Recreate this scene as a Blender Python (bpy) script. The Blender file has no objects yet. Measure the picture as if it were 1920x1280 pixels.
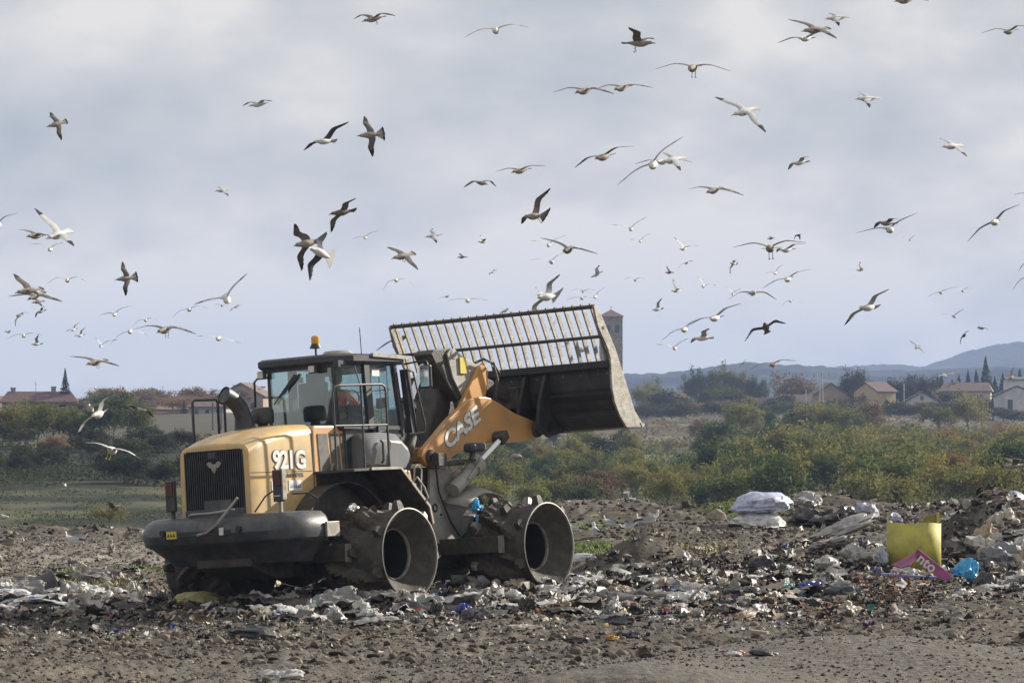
import bpy, math, random
import numpy as np
from mathutils import Vector, Matrix
R = math.radians
scene = bpy.context.scene
random.seed(7); rng = np.random.default_rng(7)
# ---------------------------------------------------------------- camera
FPX, HY, CH = 6500.0, 755.0, 3.0
PITCH = math.atan((HY-640)/FPX)
cd = bpy.data.cameras.new('camera'); cam = bpy.data.objects.new('camera', cd)
scene.collection.objects.link(cam); scene.camera = cam
cam.location = (0, 0, CH); cam.rotation_euler = (math.pi/2+PITCH, 0, 0)
cd.lens = 36*FPX/1920; cd.clip_start = 0.5; cd.clip_end = 30000
# ---------------------------------------------------------------- light
SUN_AZ, SUN_EL = R(33), R(25)        # azimuth from +x towards +y
sdir = Vector((math.cos(SUN_AZ)*math.cos(SUN_EL), math.sin(SUN_AZ)*math.cos(SUN_EL), math.sin(SUN_EL)))
sl = bpy.data.lights.new('sun', 'SUN'); so = bpy.data.objects.new('sun', sl)
scene.collection.objects.link(so)
sl.energy = 5.0; sl.angle = R(0.6); sl.color = (1.0, 0.93, 0.82)
so.rotation_euler = sdir.to_track_quat('Z', 'Y').to_euler()
so.location = sdir*200
w = bpy.data.worlds.new('World'); scene.world = w; w.use_nodes = True
nt = w.node_tree; nt.nodes.clear()
def N(nt, t, **k):
    n = nt.nodes.new(t)
    for a, b in k.items(): setattr(n, a, b)
    return n
def ramp(nt, stops, inp, interp='LINEAR'):
    r = N(nt, 'ShaderNodeValToRGB'); r.color_ramp.interpolation = interp
    e = r.color_ramp.elements
    while len(e) < len(stops): e.new(0.5)
    for i, (p, c) in enumerate(stops):
        e[i].position = p; e[i].color = (*c, 1) if len(c) == 3 else c
    nt.links.new(inp, r.inputs[0]); return r
L = nt.links.new
sky = N(nt, 'ShaderNodeTexSky', sky_type='NISHITA', sun_disc=False, sun_elevation=SUN_EL, sun_rotation=math.pi/2-SUN_AZ,
        altitude=800, air_density=1.0, dust_density=1.5, ozone_density=1.0)
tc = N(nt, 'ShaderNodeTexCoord'); mp = N(nt, 'ShaderNodeMapping')
mp.inputs['Scale'].default_value = (1, 1, 1.9); mp.inputs['Location'].default_value = (2.37, 0.4, 0.31)
L(tc.outputs['Generated'], mp.inputs[0])
n1 = N(nt, 'ShaderNodeTexNoise'); n1.inputs['Scale'].default_value = 7.5; n1.inputs['Detail'].default_value = 6; n1.inputs['Roughness'].default_value = .5; n1.inputs['Distortion'].default_value = .35
L(mp.outputs[0], n1.inputs['Vector'])
n2 = N(nt, 'ShaderNodeTexNoise'); n2.inputs['Scale'].default_value = 17; n2.inputs['Detail'].default_value = 7; n2.inputs['Roughness'].default_value = .52
L(mp.outputs[0], n2.inputs['Vector'])
cov = ramp(nt, [(.27, (0, 0, 0)), (.37, (1, 1, 1))], n1.outputs['Fac'])
ma = N(nt, 'ShaderNodeMath', operation='MULTIPLY_ADD'); ma.inputs[1].default_value = .6
L(n1.outputs['Fac'], ma.inputs[0])
mb = N(nt, 'ShaderNodeMath', operation='MULTIPLY'); mb.inputs[1].default_value = .4
L(n2.outputs['Fac'], mb.inputs[0]); L(mb.outputs[0], ma.inputs[2])
shade = ramp(nt, [(.38, (4.7, 5.1, 5.6)), (.44, (5.8, 6.05, 6.25)), (.50, (6.8, 6.8, 6.9)), (.57, (8.6, 8.35, 8.0))], ma.outputs[0])
mx = N(nt, 'ShaderNodeMixRGB'); L(cov.outputs[0], mx.inputs[0])
sc_ = N(nt, 'ShaderNodeMixRGB', blend_type='MULTIPLY'); sc_.inputs[0].default_value = 1; sc_.inputs[2].default_value = (1.35, 1.25, 1.2, 1)
L(sky.outputs[0], sc_.inputs[1]); L(sc_.outputs[0], mx.inputs[1]); L(shade.outputs[0], mx.inputs[2])
bg = N(nt, 'ShaderNodeBackground'); bg.inputs['Strength'].default_value = 0.057
wo = N(nt, 'ShaderNodeOutputWorld'); L(mx.outputs[0], bg.inputs[0]); L(bg.outputs[0], wo.inputs[0])
vs = scene.view_settings; vs.view_transform = 'Standard'; vs.look = 'None'; vs.gamma = 1; vs.exposure = 0.76
scene.cycles.volume_bounces = 0; scene.cycles.max_bounces = 6; scene.cycles.transparent_max_bounces = 8
scene.cycles.caustics_reflective = False; scene.cycles.caustics_refractive = False
# ---------------------------------------------------------------- helpers
COL = scene.collection
def tag(o, label=None, cat=None, group=None, kind=None):
    if label: o['label'] = label
    if cat: o['category'] = cat
    if group: o['group'] = group
    if kind: o['kind'] = kind
    return o
def empty(name, loc=(0, 0, 0), rot=(0, 0, 0), label=None, cat=None, group=None):
    o = bpy.data.objects.new(name, None); COL.objects.link(o); o.location = loc; o.rotation_euler = rot
    o.empty_display_size = .2
    return tag(o, label, cat, group)
class MB:
    def __init__(s): s.v = []; s.f = []; s.m = []; s.n = 0
    def add(s, v, f, m=0):
        v = np.asarray(v, float).reshape(-1, 3); s.v.append(v)
        for q in f: s.f.append([i+s.n for i in q]); s.m.append(m)
        s.n += len(v); return s
    def box(s, c, d, m=0, rot=None):
        c = np.array(c, float); d = np.array(d, float)/2
        v = np.array([[x, y, z] for x in (-1, 1) for y in (-1, 1) for z in (-1, 1)])*d
        if rot is not None: v = v@np.array(rot.to_3x3() if hasattr(rot, 'to_3x3') else rot).T
        return s.add(v+c, [(0, 1, 3, 2), (4, 6, 7, 5), (0, 4, 5, 1), (2, 3, 7, 6), (0, 2, 6, 4), (1, 5, 7, 3)], m)
    def bar(s, a, b, w, h, m=0, up=(0, 0, 1)):
        a = Vector(a); b = Vector(b); d = b-a; z = d.normalized(); u = Vector(up)
        x = z.cross(u)
        if x.length < 1e-4: x = z.cross(Vector((1, 0, 0)))
        x.normalize(); y = x.cross(z)
        M_ = Matrix((x, y, z)).transposed()
        return s.box((a+b)/2, (w, h, d.length), m, M_)
    def prism(s, pts, y0, y1, m=0):     # polygon in xz extruded along y
        n = len(pts); v = [(p[0], y0, p[1]) for p in pts]+[(p[0], y1, p[1]) for p in pts]
        f = [tuple(range(n)), tuple(range(2*n-1, n-1, -1))]+[(i, i+n, (i+1) % n+n, (i+1) % n) for i in range(n)]
        return s.add(v, f, m)
    def sheet(s, pts, y0, y1, t, m=0):  # open polyline in xz thickened and extruded along y
        p = np.array(pts, float); d = np.gradient(p, axis=0); nn = np.c_[-d[:, 1], d[:, 0]]
        nn /= np.linalg.norm(nn, axis=1)[:, None]
        q = p+nn*t; n = len(p)
        v = [(a[0], y0, a[1]) for a in p]+[(a[0], y0, a[1]) for a in q]+[(a[0], y1, a[1]) for a in p]+[(a[0], y1, a[1]) for a in q]
        f = []
        for i in range(n-1):
            f += [(i, i+1, n+i+1, n+i), (2*n+i, 3*n+i, 3*n+i+1, 2*n+i+1), (i, 2*n+i, 2*n+i+1, i+1), (n+i, n+i+1, 3*n+i+1, 3*n+i)]
        f += [(0, n, 3*n, 2*n), (n-1, 3*n-1, 4*n-1, 2*n-1)]
        return s.add(v, f, m)
    def tube(s, pts, r, seg=8, m=0, cap=True):
        P = [Vector(p) for p in pts]; n = len(P); rr = r if hasattr(r, '__len__') else [r]*n
        T = [(P[min(i+1, n-1)]-P[max(i-1, 0)]).normalized() for i in range(n)]
        u = T[0].orthogonal().normalized(); v = []
        for i in range(n):
            u = (u-T[i]*u.dot(T[i])).normalized(); w_ = T[i].cross(u)
            for k in range(seg):
                a = 2*math.pi*k/seg; v.append(P[i]+(u*math.cos(a)+w_*math.sin(a))*rr[i])
        f = [(i*seg+k, i*seg+(k+1) % seg, (i+1)*seg+(k+1) % seg, (i+1)*seg+k) for i in range(n-1) for k in range(seg)]
        if cap: f += [tuple(range(seg-1, -1, -1)), tuple((n-1)*seg+k for k in range(seg))]
        return s.add([tuple(x) for x in v], f, m)
    def lathe(s, prof, seg=32, m=0, axis='Z', c=(0, 0, 0), sq=(1, 1)):  # prof: (r, h); m may be a list per ring
        v = []; n = len(prof)
        for r, h in prof:
            for k in range(seg):
                a = 2*math.pi*k/seg; x, y = r*math.cos(a)*sq[0], r*math.sin(a)*sq[1]
                p = (x, y, h) if axis == 'Z' else ((x, h, y) if axis == 'Y' else (h, x, y))
                v.append((p[0]+c[0], p[1]+c[1], p[2]+c[2]))
        for i in range(n-1):
            pass
        b = s.n; s.v.append(np.array(v, float)); s.n += len(v)
        for i in range(n-1):
            mm = m[i] if isinstance(m, (list, tuple)) else m
            for k in range(seg):
                s.f.append([b+i*seg+k, b+i*seg+(k+1) % seg, b+(i+1)*seg+(k+1) % seg, b+(i+1)*seg+k]); s.m.append(mm)
        return s
    def build(s, name, mats, parent=None, smooth=None, bevel=0, loc=None, attr=None):
        me = bpy.data.meshes.new(name)
        V = np.vstack(s.v) if s.v else np.zeros((0, 3))
        me.from_pydata(V.tolist(), [], s.f)
        mats = mats if isinstance(mats, (list, tuple)) else [mats]
        for m in mats: me.materials.append(m)
        if len(mats) > 1: me.polygons.foreach_set('material_index', s.m)
        if attr is not None:
            a = me.color_attributes.new('Col', 'FLOAT_COLOR', 'POINT'); a.data.foreach_set('color', np.asarray(attr, np.float32).ravel())
        if smooth is not None:
            me.polygons.foreach_set('use_smooth', [True]*len(me.polygons)); me.set_sharp_from_angle(angle=R(smooth))
        me.update()
        o = bpy.data.objects.new(name, me); COL.objects.link(o)
        if parent: o.parent = parent
        if loc is not None: o.location = loc
        if bevel:
            b = o.modifiers.new('bevel', 'BEVEL'); b.width = bevel; b.segments = 2; b.limit_method = 'ANGLE'; b.angle_limit = R(35); b.use_clamp_overlap = True
        return o
def grid_mesh(name, X, Y, Z, col, mat, smooth=True):
    nr, nc = X.shape
    V = np.stack([X, Y, Z], -1).reshape(-1, 3).astype(np.float32)
    i = np.arange(nr*nc).reshape(nr, nc)
    F = np.stack([i[:-1, :-1], i[:-1, 1:], i[1:, 1:], i[1:, :-1]], -1).reshape(-1, 4)
    return fast_mesh(name, V, F, col, mat, smooth)
def fast_mesh(name, V, F, col, mat, smooth=False):
    F = np.asarray(F); k = F.shape[1]; me = bpy.data.meshes.new(name)
    me.vertices.add(len(V)); me.vertices.foreach_set('co', np.asarray(V, np.float32).ravel())
    me.loops.add(F.size); me.loops.foreach_set('vertex_index', F.astype(np.int32).ravel())
    me.polygons.add(len(F)); me.polygons.foreach_set('loop_start', np.arange(0, F.size, k, dtype=np.int32))
    me.polygons.foreach_set('loop_total', np.full(len(F), k, np.int32))
    me.materials.append(mat); me.update(calc_edges=True)
    if smooth: me.polygons.foreach_set('use_smooth', np.ones(len(F), bool))
    if col is not None:
        c = np.ones((len(V), 4), np.float32); c[:, :3] = np.asarray(col).reshape(-1, 3)
        a = me.color_attributes.new('Col', 'FLOAT_COLOR', 'POINT'); a.data.foreach_set('color', c.ravel())
    o = bpy.data.objects.new(name, me); COL.objects.link(o); return o
# numpy value noise
_T = rng.random((256, 256))
def vn(x, y):
    x = np.asarray(x, float); y = np.asarray(y, float)
    xi = np.floor(x).astype(int); yi = np.floor(y).astype(int); fx = x-xi; fy = y-yi
    fx = fx*fx*(3-2*fx); fy = fy*fy*(3-2*fy)
    a = _T[xi % 256, yi % 256]; b = _T[(xi+1) % 256, yi % 256]; c = _T[xi % 256, (yi+1) % 256]; d = _T[(xi+1) % 256, (yi+1) % 256]
    return (a*(1-fx)+b*fx)*(1-fy)+(c*(1-fx)+d*fx)*fy-.5
def fbm(x, y, o=4, g=.5, l=2.03):
    s = 0; a = 1
    for i in range(o): s = s+a*vn(x+i*17.3, y+i*5.7); x = x*l; y = y*l; a *= g
    return s
def ss(a, b, x): t = np.clip((np.asarray(x, float)-a)/(b-a), 0, 1); return t*t*(3-2*t)
# ---------------------------------------------------------------- materials
def mat(name, col, rough=.6, metal=0, dirt=None, dscale=3, damt=.5, bump=0, bscale=30, var=.15, vscale=8, spec=.5, attr=False, coat=0, trans=0, back=False):
    m = bpy.data.materials.new(name); m.use_nodes = True; t = m.node_tree; b = t.nodes['Principled BSDF']
    b.inputs['Roughness'].default_value = rough; b.inputs['Metallic'].default_value = metal
    b.inputs['Specular IOR Level'].default_value = spec
    if coat: b.inputs['Coat Weight'].default_value = coat
    tcn = N(t, 'ShaderNodeTexCoord'); src = None
    if attr:
        at = N(t, 'ShaderNodeVertexColor'); at.layer_name = 'Col'; src = at.outputs[0]
    nz = N(t, 'ShaderNodeTexNoise'); nz.inputs['Scale'].default_value = vscale; nz.inputs['Detail'].default_value = 5
    t.links.new(tcn.outputs['Object'], nz.inputs['Vector'])
    vr = ramp(t, [(.3, (1-var,)*3), (.7, (1+var,)*3)], nz.outputs['Fac'])
    mu = N(t, 'ShaderNodeMixRGB', blend_type='MULTIPLY'); mu.inputs[0].default_value = 1
    if src: t.links.new(src, mu.inputs[1])
    else: mu.inputs[1].default_value = (*col, 1)
    t.links.new(vr.outputs[0], mu.inputs[2]); out = mu.outputs[0]
    if dirt:
        dn = N(t, 'ShaderNodeTexNoise'); dn.inputs['Scale'].default_value = dscale; dn.inputs['Detail'].default_value = 8; dn.inputs['Roughness'].default_value = .65
        t.links.new(tcn.outputs['Object'], dn.inputs['Vector'])
        dr = ramp(t, [(.62-damt*.4, (0, 0, 0)), (.9-damt*.3, (1, 1, 1))], dn.outputs['Fac'])
        mm = N(t, 'ShaderNodeMixRGB'); t.links.new(dr.outputs[0], mm.inputs[0]); t.links.new(out, mm.inputs[1]); mm.inputs[2].default_value = (*dirt, 1)
        out = mm.outputs[0]
    t.links.new(out, b.inputs['Base Color'])
    if trans:
        b.inputs['Transmission Weight'].default_value = trans
    if bump:
        bn = N(t, 'ShaderNodeTexNoise'); bn.inputs['Scale'].default_value = bscale; bn.inputs['Detail'].default_value = 6; bn.inputs['Roughness'].default_value = .6
        t.links.new(tcn.outputs['Object'], bn.inputs['Vector'])
        bp = N(t, 'ShaderNodeBump'); bp.inputs['Strength'].default_value = min(1, bump); bp.inputs['Distance'].default_value = .02*max(1, bump)
        t.links.new(bn.outputs['Fac'], bp.inputs['Height']); t.links.new(bp.outputs[0], b.inputs['Normal'])
    return m
DUST = (.20, .165, .125)
M = dict(
 hood=mat('hood_paint', (.62, .41, .165), .42, dirt=(.40, .31, .18), dscale=2.6, damt=.62, var=.06, vscale=3),
 panel=mat('panel_paint', (.60, .34, .15), .45, dirt=(.36, .28, .2), dscale=4, damt=.35, var=.08),
 boom=mat('boom_paint', (.56, .29, .095), .42, dirt=(.3, .2, .11), dscale=2.5, damt=.4, var=.08, vscale=5),
 black=mat('black_plastic', (.03, .032, .036), .45, dirt=(.09, .08, .07), dscale=5, damt=.35),
 bumper=mat('counterweight_paint', (.045, .05, .062), .42, dirt=(.13, .115, .09), dscale=3.5, damt=.5, bump=.15, bscale=40),
 grime=mat('grimy_steel', (.04, .037, .033), .65, dirt=(.10, .085, .065), dscale=6, damt=.55, bump=.6, bscale=25),
 grey=mat('grey_paint', (.34, .33, .30), .55, dirt=(.20, .175, .14), dscale=3, damt=.45, bump=.15),
 fendedge=mat('worn_edge', (.38, .36, .31), .5, dirt=(.22, .13, .08), dscale=5, damt=.4),
 pod=mat('pod_plastic', (.15, .155, .165), .4, dirt=(.14, .125, .11), dscale=4, damt=.4),
 steel=mat('worn_steel', (.33, .31, .27), .5, .3, dirt=(.13, .11, .085), dscale=7, damt=.5, bump=.3),
 rimedge=mat('lit_rim', (.25, .235, .205), .5, .3, dirt=(.15, .13, .1), dscale=9, damt=.5),  # lighter steel, puts the lit look of the rim edge into its colour
 drumin=mat('muddy_cone', (.045, .040, .034), .8, dirt=(.10, .085, .068), dscale=6, damt=.45, bump=.7, bscale=22),
 mud=mat('packed_mud', (.055, .045, .036), .85, dirt=(.11, .092, .07), dscale=7, damt=.5, bump=1.5, bscale=18),
 bucket=mat('bucket_back', (.020, .020, .022), .6, dirt=(.055, .045, .034), dscale=3, damt=.4, bump=.4, bscale=20),
 chrome=mat('chromed_rod', (.65, .66, .7), .12, 1, var=.03),
 glass=None,
 red=mat('tail_lens_red', (.07, .008, .006), .25), lens=mat('lamp_lens', (.55, .53, .48), .2),
 amber=mat('beacon_amber', (.62, .33, .02), .2, spec=.8), white=mat('decal_white', (.72, .71, .68), .5, dirt=(.45, .42, .36), dscale=9, damt=.35),
 outline=mat('decal_outline', (.16, .15, .14), .5), decal_blue=mat('decal_blue', (.08, .1, .3), .5), sticker=mat('sticker_yellow', (.6, .47, .04), .5),
 vent=mat('vent_mesh', (.10, .095, .088), .7, dirt=(.2, .18, .15), dscale=8, damt=.4),
 rubber=mat('hose_rubber', (.02, .02, .02), .5), interior=mat('cab_trim', (.06, .062, .065), .7), seat=mat('seat_fabric', (.02, .021, .024), .8),
 orange=mat('hivis_jacket', (.95, .10, .02), .7), skin=mat('skin', (.45, .26, .18), .55), hair=mat('hair', (.03, .02, .015), .7), jeans=mat('work_trousers', (.03, .035, .05), .8),
)
g = bpy.data.materials.new('cab_glass'); g.use_nodes = True; t = g.node_tree; t.nodes.clear()
o_ = N(t, 'ShaderNodeOutputMaterial'); mxs = N(t, 'ShaderNodeMixShader'); tr = N(t, 'ShaderNodeBsdfTransparent'); gl = N(t, 'ShaderNodeBsdfGlossy')
tr.inputs[0].default_value = (.60, .76, .75, 1); gl.inputs['Roughness'].default_value = .04; gl.inputs[0].default_value = (.85, .95, .95, 1)
fr = N(t, 'ShaderNodeFresnel'); fr.inputs[0].default_value = 1.5; t.links.new(fr.outputs[0], mxs.inputs[0])
mx2 = N(t, 'ShaderNodeMixShader'); df = N(t, 'ShaderNodeBsdfDiffuse'); df.inputs[0].default_value = (.35, .40, .38, 1)
tcg = N(t, 'ShaderNodeTexCoord'); dn = N(t, 'ShaderNodeTexNoise'); dn.inputs['Scale'].default_value = 3.5; dn.inputs['Detail'].default_value = 6; t.links.new(tcg.outputs['Object'], dn.inputs['Vector'])
dr = ramp(t, [(.4, (.03,)*3), (.75, (.22,)*3)], dn.outputs['Fac']); t.links.new(dr.outputs[0], mx2.inputs[0])
t.links.new(tr.outputs[0], mx2.inputs[1]); t.links.new(df.outputs[0], mx2.inputs[2])
t.links.new(mx2.outputs[0], mxs.inputs[1]); t.links.new(gl.outputs[0], mxs.inputs[2]); t.links.new(mxs.outputs[0], o_.inputs[0]); M['glass'] = g
# pixel -> ray helper used to read positions off the survey of the photo
CP = np.array([0, 0, CH]); cp, sp_ = math.cos(PITCH), math.sin(PITCH)
def ray(px, py):
    x = (px-960)/FPX; z = -(py-640)/FPX
    d = np.array([x, cp-z*sp_, sp_+z*cp]); return d/d[1]
def at(px, py, d): return CP+ray(px, py)*d
# ---------------------------------------------------------------- terrain
def table(y, pts):
    xs, zs = zip(*pts); return np.interp(y, xs, zs)
PR = [(0, 0), (92, 0), (100, -.6), (125, -7), (170, -13), (230, -8), (260, -5.8), (400, -6), (550, -5), (700, -2.5), (800, -1.6), (880, -.5), (1000, -.3), (1150, -3), (1500, -14), (2500, -20), (12000, -20)]
PL = [(0, 0), (78, 0), (86, -.7), (105, -3), (140, -4.2), (180, -3.7), (300, -3.9), (318, -2.9), (345, -.9), (370, -.55), (600, -.6), (700, .2), (760, 2.2), (860, 2.5), (1100, -4), (1500, -14), (2500, -20), (12000, -20)]
def gpt(px, py): d = CH*FPX/(py-HY); return ((px-960)/FPX*d, d)
def gauss(x, y, cx, cy, sx, sy): return np.exp(-((x-cx)/sx)**2-((y-cy)/sy)**2)
MOUNDS = []   # (cx, cy, sx, sy, h)
def mound(px, py, wpx, depth, h): 
    cx, cy = gpt(px, py); MOUNDS.append((cx, cy, wpx/FPX*cy, depth, h))
mound(1205, 1072, 75, 1.6, .62)          # grassy mound right of the loader
mound(1400, 1060, 150, 5, .25)
mound(1440, 978, 110, 4, .30)
mound(1600, 1062, 110, 2.6, .42)         # heap left of the yellow container
mound(1865, 1050, 95, 4.5, 1.2)          # heap at the right edge
mound(1800, 985, 160, 4, .45)
mound(1560, 970, 80, 4, .4)
mound(1300, 1110, 200, 1.6, .16)
mound(1640, 1120, 150, 1.6, .20)
mound(960, 1108, 120, 1.5, .12)
mound(1620, 1262, 430, 1.9, .42)         # smooth foreground berm, right
mound(1200, 1300, 260, 1.6, .28)
mound(600, 1138, 260, 1.3, .10); mound(340, 1128, 120, 1.2, .12); mound(800, 1142, 160, 1.2, .10)
mound(40, 1275, 260, 2.0, .16)
mound(255, 1085, 60, 1.2, .22)
mound(1150, 965, 120, 3, .35); mound(90, 1000, 160, 4, .12)
def H(x, y):
    x = np.asarray(x, float); y = np.asarray(y, float); u = x/np.maximum(y, 1)
    k = ss(-.055, -.022, u)
    z = table(y, PL)*(1-k)+table(y, PR)*k
    far = ss(110, 300, y)
    z = z+far*fbm(x/60, y/60, 4)*3.0*np.clip(y/500, .3, 1.3)*(1-ss(1200, 3000, y)*.5)
    near = 1-ss(95, 140, y)
    m = 0
    for cx, cy, sx, sy, h in MOUNDS: m = m+h*gauss(x, y, cx, cy, sx, sy)
    left = (1-ss(-5.5, -2.5, x))*(-.18)*gauss(y*0, y, 0, 52, 1, 9)
    smoothz = np.clip(gauss(x, y, *gpt(1500, 1275)[:1], gpt(1500, 1275)[1], 4.2, 3.0)*1.6, 0, 1)
    rough = (.075*fbm(x*2.3, y*1.3, 4)+.12*fbm(x*.45, y*.35, 3)+.085*np.abs(fbm(x*5, y*2.5, 4)))*(1-.75*smoothz)
    ruts = .05*np.sin(y*1.15+1.6*fbm(x*.25, y*.2, 3)*2)*ss(58, 66, y)
    z = z+near*(m+left+rough+ruts)
    # dark dozed ridge along the plateau edge
    z = z+near*.25*np.exp(-((y-(82+10*k))/4)**2)*(.6+fbm(x*.8, y*.5, 3))
    return z
def hz(x, y): return float(H(np.array([x]), np.array([y]))[0])
def ground_at(px, py):
    r = ray(px, py); d = CH*FPX/max(py-HY, 12)
    for i in range(25):
        z = hz(r[0]*d, d)
        if abs(r[2]) < 1e-6: break
        dn_ = (z-CH)/r[2]
        if dn_ < 5: break
        d = .5*d+.5*dn_
    return np.array([r[0]*d, d, hz(r[0]*d, d)])
# colours per zone; the left bank carries shade in its colour
def lerp(a, b, k): return a*(1-k[..., None])+np.asarray(b)*k[..., None]
def gcol(x, y):
    u = x/np.maximum(y, 1); k = ss(-.055, -.022, u)
    n = fbm(x*.9, y*.5, 4); n2 = fbm(x*4, y*2, 3); n3 = fbm(x*.3, y*.2, 3)
    c = np.zeros(x.shape+(3,))+np.array([.10, .09, .077])
    c = lerp(c, (.065, .054, .044), ss(-.1, .35, n)); c = lerp(c, (.19, .155, .12), ss(.18, .5, n2)*.8)
    # pale gravel track, left and centre
    yr = CH*FPX/(np.array(1050.)-HY)
    gr = np.exp(-((y-68-1.5*n)/4.2)**2)*(1-ss(-2.0, .8, x-0*y))
    gr = np.maximum(gr, np.exp(-((y-67)/5)**2)*gauss(x, y, *gpt(1370, 1040), 1.8, 9)*.9)
    c = lerp(c, (.25, .225, .195), np.clip(gr*(.75+n2), 0, 1))
    # foreground dry mud & berm
    fg = 1-ss(39, 47, y); c = lerp(c, (.13, .114, .098), fg*.7*(.6+n)); c = lerp(c, (.05, .042, .036), fg*ss(.08, .35, n3+.6*n)*.8)
    bm = np.clip(gauss(x, y, *gpt(1480, 1275), 4.0, 2.8)*1.7, 0, 1); c = lerp(c, (.13, .118, .106), bm*.95)
    # green patches
    for px, py, sx, sy, a in [(1400, 975, .9, 3.2, 1), (1470, 972, .5, 2, .8), (1100, 1030, .8, 2, .9), (1165, 1020, .9, 2.2, .9), (200, 1078, .9, 1.1, .9), (150, 1072, .5, .8, .7), (282, 1068, .45, .8, .9), (20, 1092, .35, .8, .8), (1205, 1045, 1.0, 1.6, .75), (1080, 990, .5, 2, .8), (1120, 985, .6, 2, .5)]:
        gx, gy = gpt(px, py); c = lerp(c, (.10, .145, .028), np.clip(gauss(x, y, gx, gy, sx, sy)*1.5*(.8+n2*1.6), 0, 1)*a)
    far = ss(98, 112, y)*k+ss(84, 92, y)*(1-k)
    h = np.zeros(x.shape+(3,))+np.array([.072, .078, .034])
    m1 = fbm(x/22, y/50, 4); h = lerp(h, (.15, .12, .08), ss(0, .35, m1)); h = lerp(h, (.035, .045, .02), ss(.05, .4, -m1))
    h = lerp(h, (.075, .07, .045), k*ss(540, 640, y)*.9); h = lerp(h, (.16, .145, .10), k*ss(560, 620, y)*ss(.02, .2, fbm(x/30, y/14, 4))*.9)
    # left: grass meadow, bank darkened for its shade, brown field
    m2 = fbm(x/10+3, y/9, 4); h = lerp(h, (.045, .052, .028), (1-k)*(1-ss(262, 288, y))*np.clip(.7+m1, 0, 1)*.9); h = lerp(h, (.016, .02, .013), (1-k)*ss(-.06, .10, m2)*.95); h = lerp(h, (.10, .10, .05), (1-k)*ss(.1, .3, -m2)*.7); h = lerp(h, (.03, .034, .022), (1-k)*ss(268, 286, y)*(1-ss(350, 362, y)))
    h = lerp(h, (.075, .068, .048), (1-k)*ss(372, 400, y)*(1-ss(680, 720, y))); h = lerp(h, (.10, .12, .04), (1-k)*ss(355, 362, y)*(1-ss(375, 385, y)))
    h = lerp(h, (.19, .11, .06), (1-k)*ss(690, 720, y)*.8)
    return lerp(c, h, far) if False else c*(1-far[..., None])+h*far[..., None]
rows = [24.0]
while rows[-1] < 100: rows.append(rows[-1]*1.0027)
while rows[-1] < 1200: rows.append(rows[-1]*1.012)
while rows[-1] < 9500: rows.append(rows[-1]*1.08)
uc = [0.0]
while uc[-1] < .165: uc.append(uc[-1]+.00075)
while uc[-1] < 1.6: uc.append(uc[-1]*1.09)
uc = np.array(uc); uc = np.r_[-uc[:0:-1], uc]
YY, UU = np.meshgrid(np.array(rows), uc, indexing='ij'); XX = UU*YY
mg = mat('ground_soil', (.1, .1, .1), .95, attr=True, bump=2.2, bscale=14, var=.35, vscale=11, spec=.15)
ground = grid_mesh('ground', XX, YY, H(XX, YY), gcol(XX, YY), mg, False)
tag(ground, kind='structure')
# distant mountains: wooded ridges
mm_ = mat('mountain_woods', (.035, .042, .028), 1, var=.35, vscale=.02, spec=0)
def ridge(name, dist, pts, depth, seed):
    u = np.linspace(-.35, .35, 900); px = 960+u*FPX
    top = np.interp(px, *zip(*pts)); zt = CH+(HY-top)/FPX*dist
    j = fbm(px/7+seed, px*0+seed, 3)*.9/FPX*dist*4+np.abs(fbm(px/2.3+seed, px*0, 2))*dist/FPX*2.5
    t_ = np.linspace(0, 1, 14)[:, None]; X = u[None]*(dist+t_*0)+0*t_; Y = dist-depth*(1-t_)**1.3+fbm(X/300, t_*4+seed, 3)*depth*.3
    Z = -20+(zt+j+20)[None]*np.sin(t_*math.pi/2)*(1)+fbm(X/120, t_*5+seed, 3)*12*(t_*(1-t_))*4
    Yb = dist+depth*t_[1:]; Xb = u[None]+0*t_[1:]; Zb = -20+(zt+j+20)[None]*np.cos(t_[1:]*math.pi/2)
    o = grid_mesh(name, np.vstack([X, Xb*dist]), np.vstack([Y, Yb+0*Xb]), np.vstack([Z, Zb]), None, mm_, True)
    tag(o, kind='structure'); return o
ridge('hills', 3600, [(-1400, 780), (900, 775), (1040, 735), (1172, 700), (1240, 700), (1290, 694), (1390, 681), (1460, 686), (1540, 691), (1640, 696), (1760, 694), (1850, 690), (1960, 700), (2400, 730), (3400, 760)], 900, 3)
ridge('mountains', 5200, [(-1400, 790), (1300, 760), (1480, 705), (1560, 690), (1640, 684), (1700, 688), (1745, 690), (1790, 672), (1840, 655), (1880, 645), (1930, 640), (2000, 646), (2200, 690), (3400, 760)], 1200, 9)
# haze: even thin air over the whole valley
hb = MB().box((0, 3150, 44), (6200, 6500, 188)); hm = bpy.data.materials.new('haze_air'); hm.use_nodes = True; t = hm.node_tree; t.nodes.clear()
o_ = N(t, 'ShaderNodeOutputMaterial'); pv = N(t, 'ShaderNodeVolumePrincipled'); pv.inputs['Density'].default_value = 1.6e-4; pv.inputs['Color'].default_value = (.47, .60, .93, 1)
t.links.new(pv.outputs[0], o_.inputs['Volume']); ho = hb.build('haze', hm); tag(ho, kind='stuff')
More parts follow.
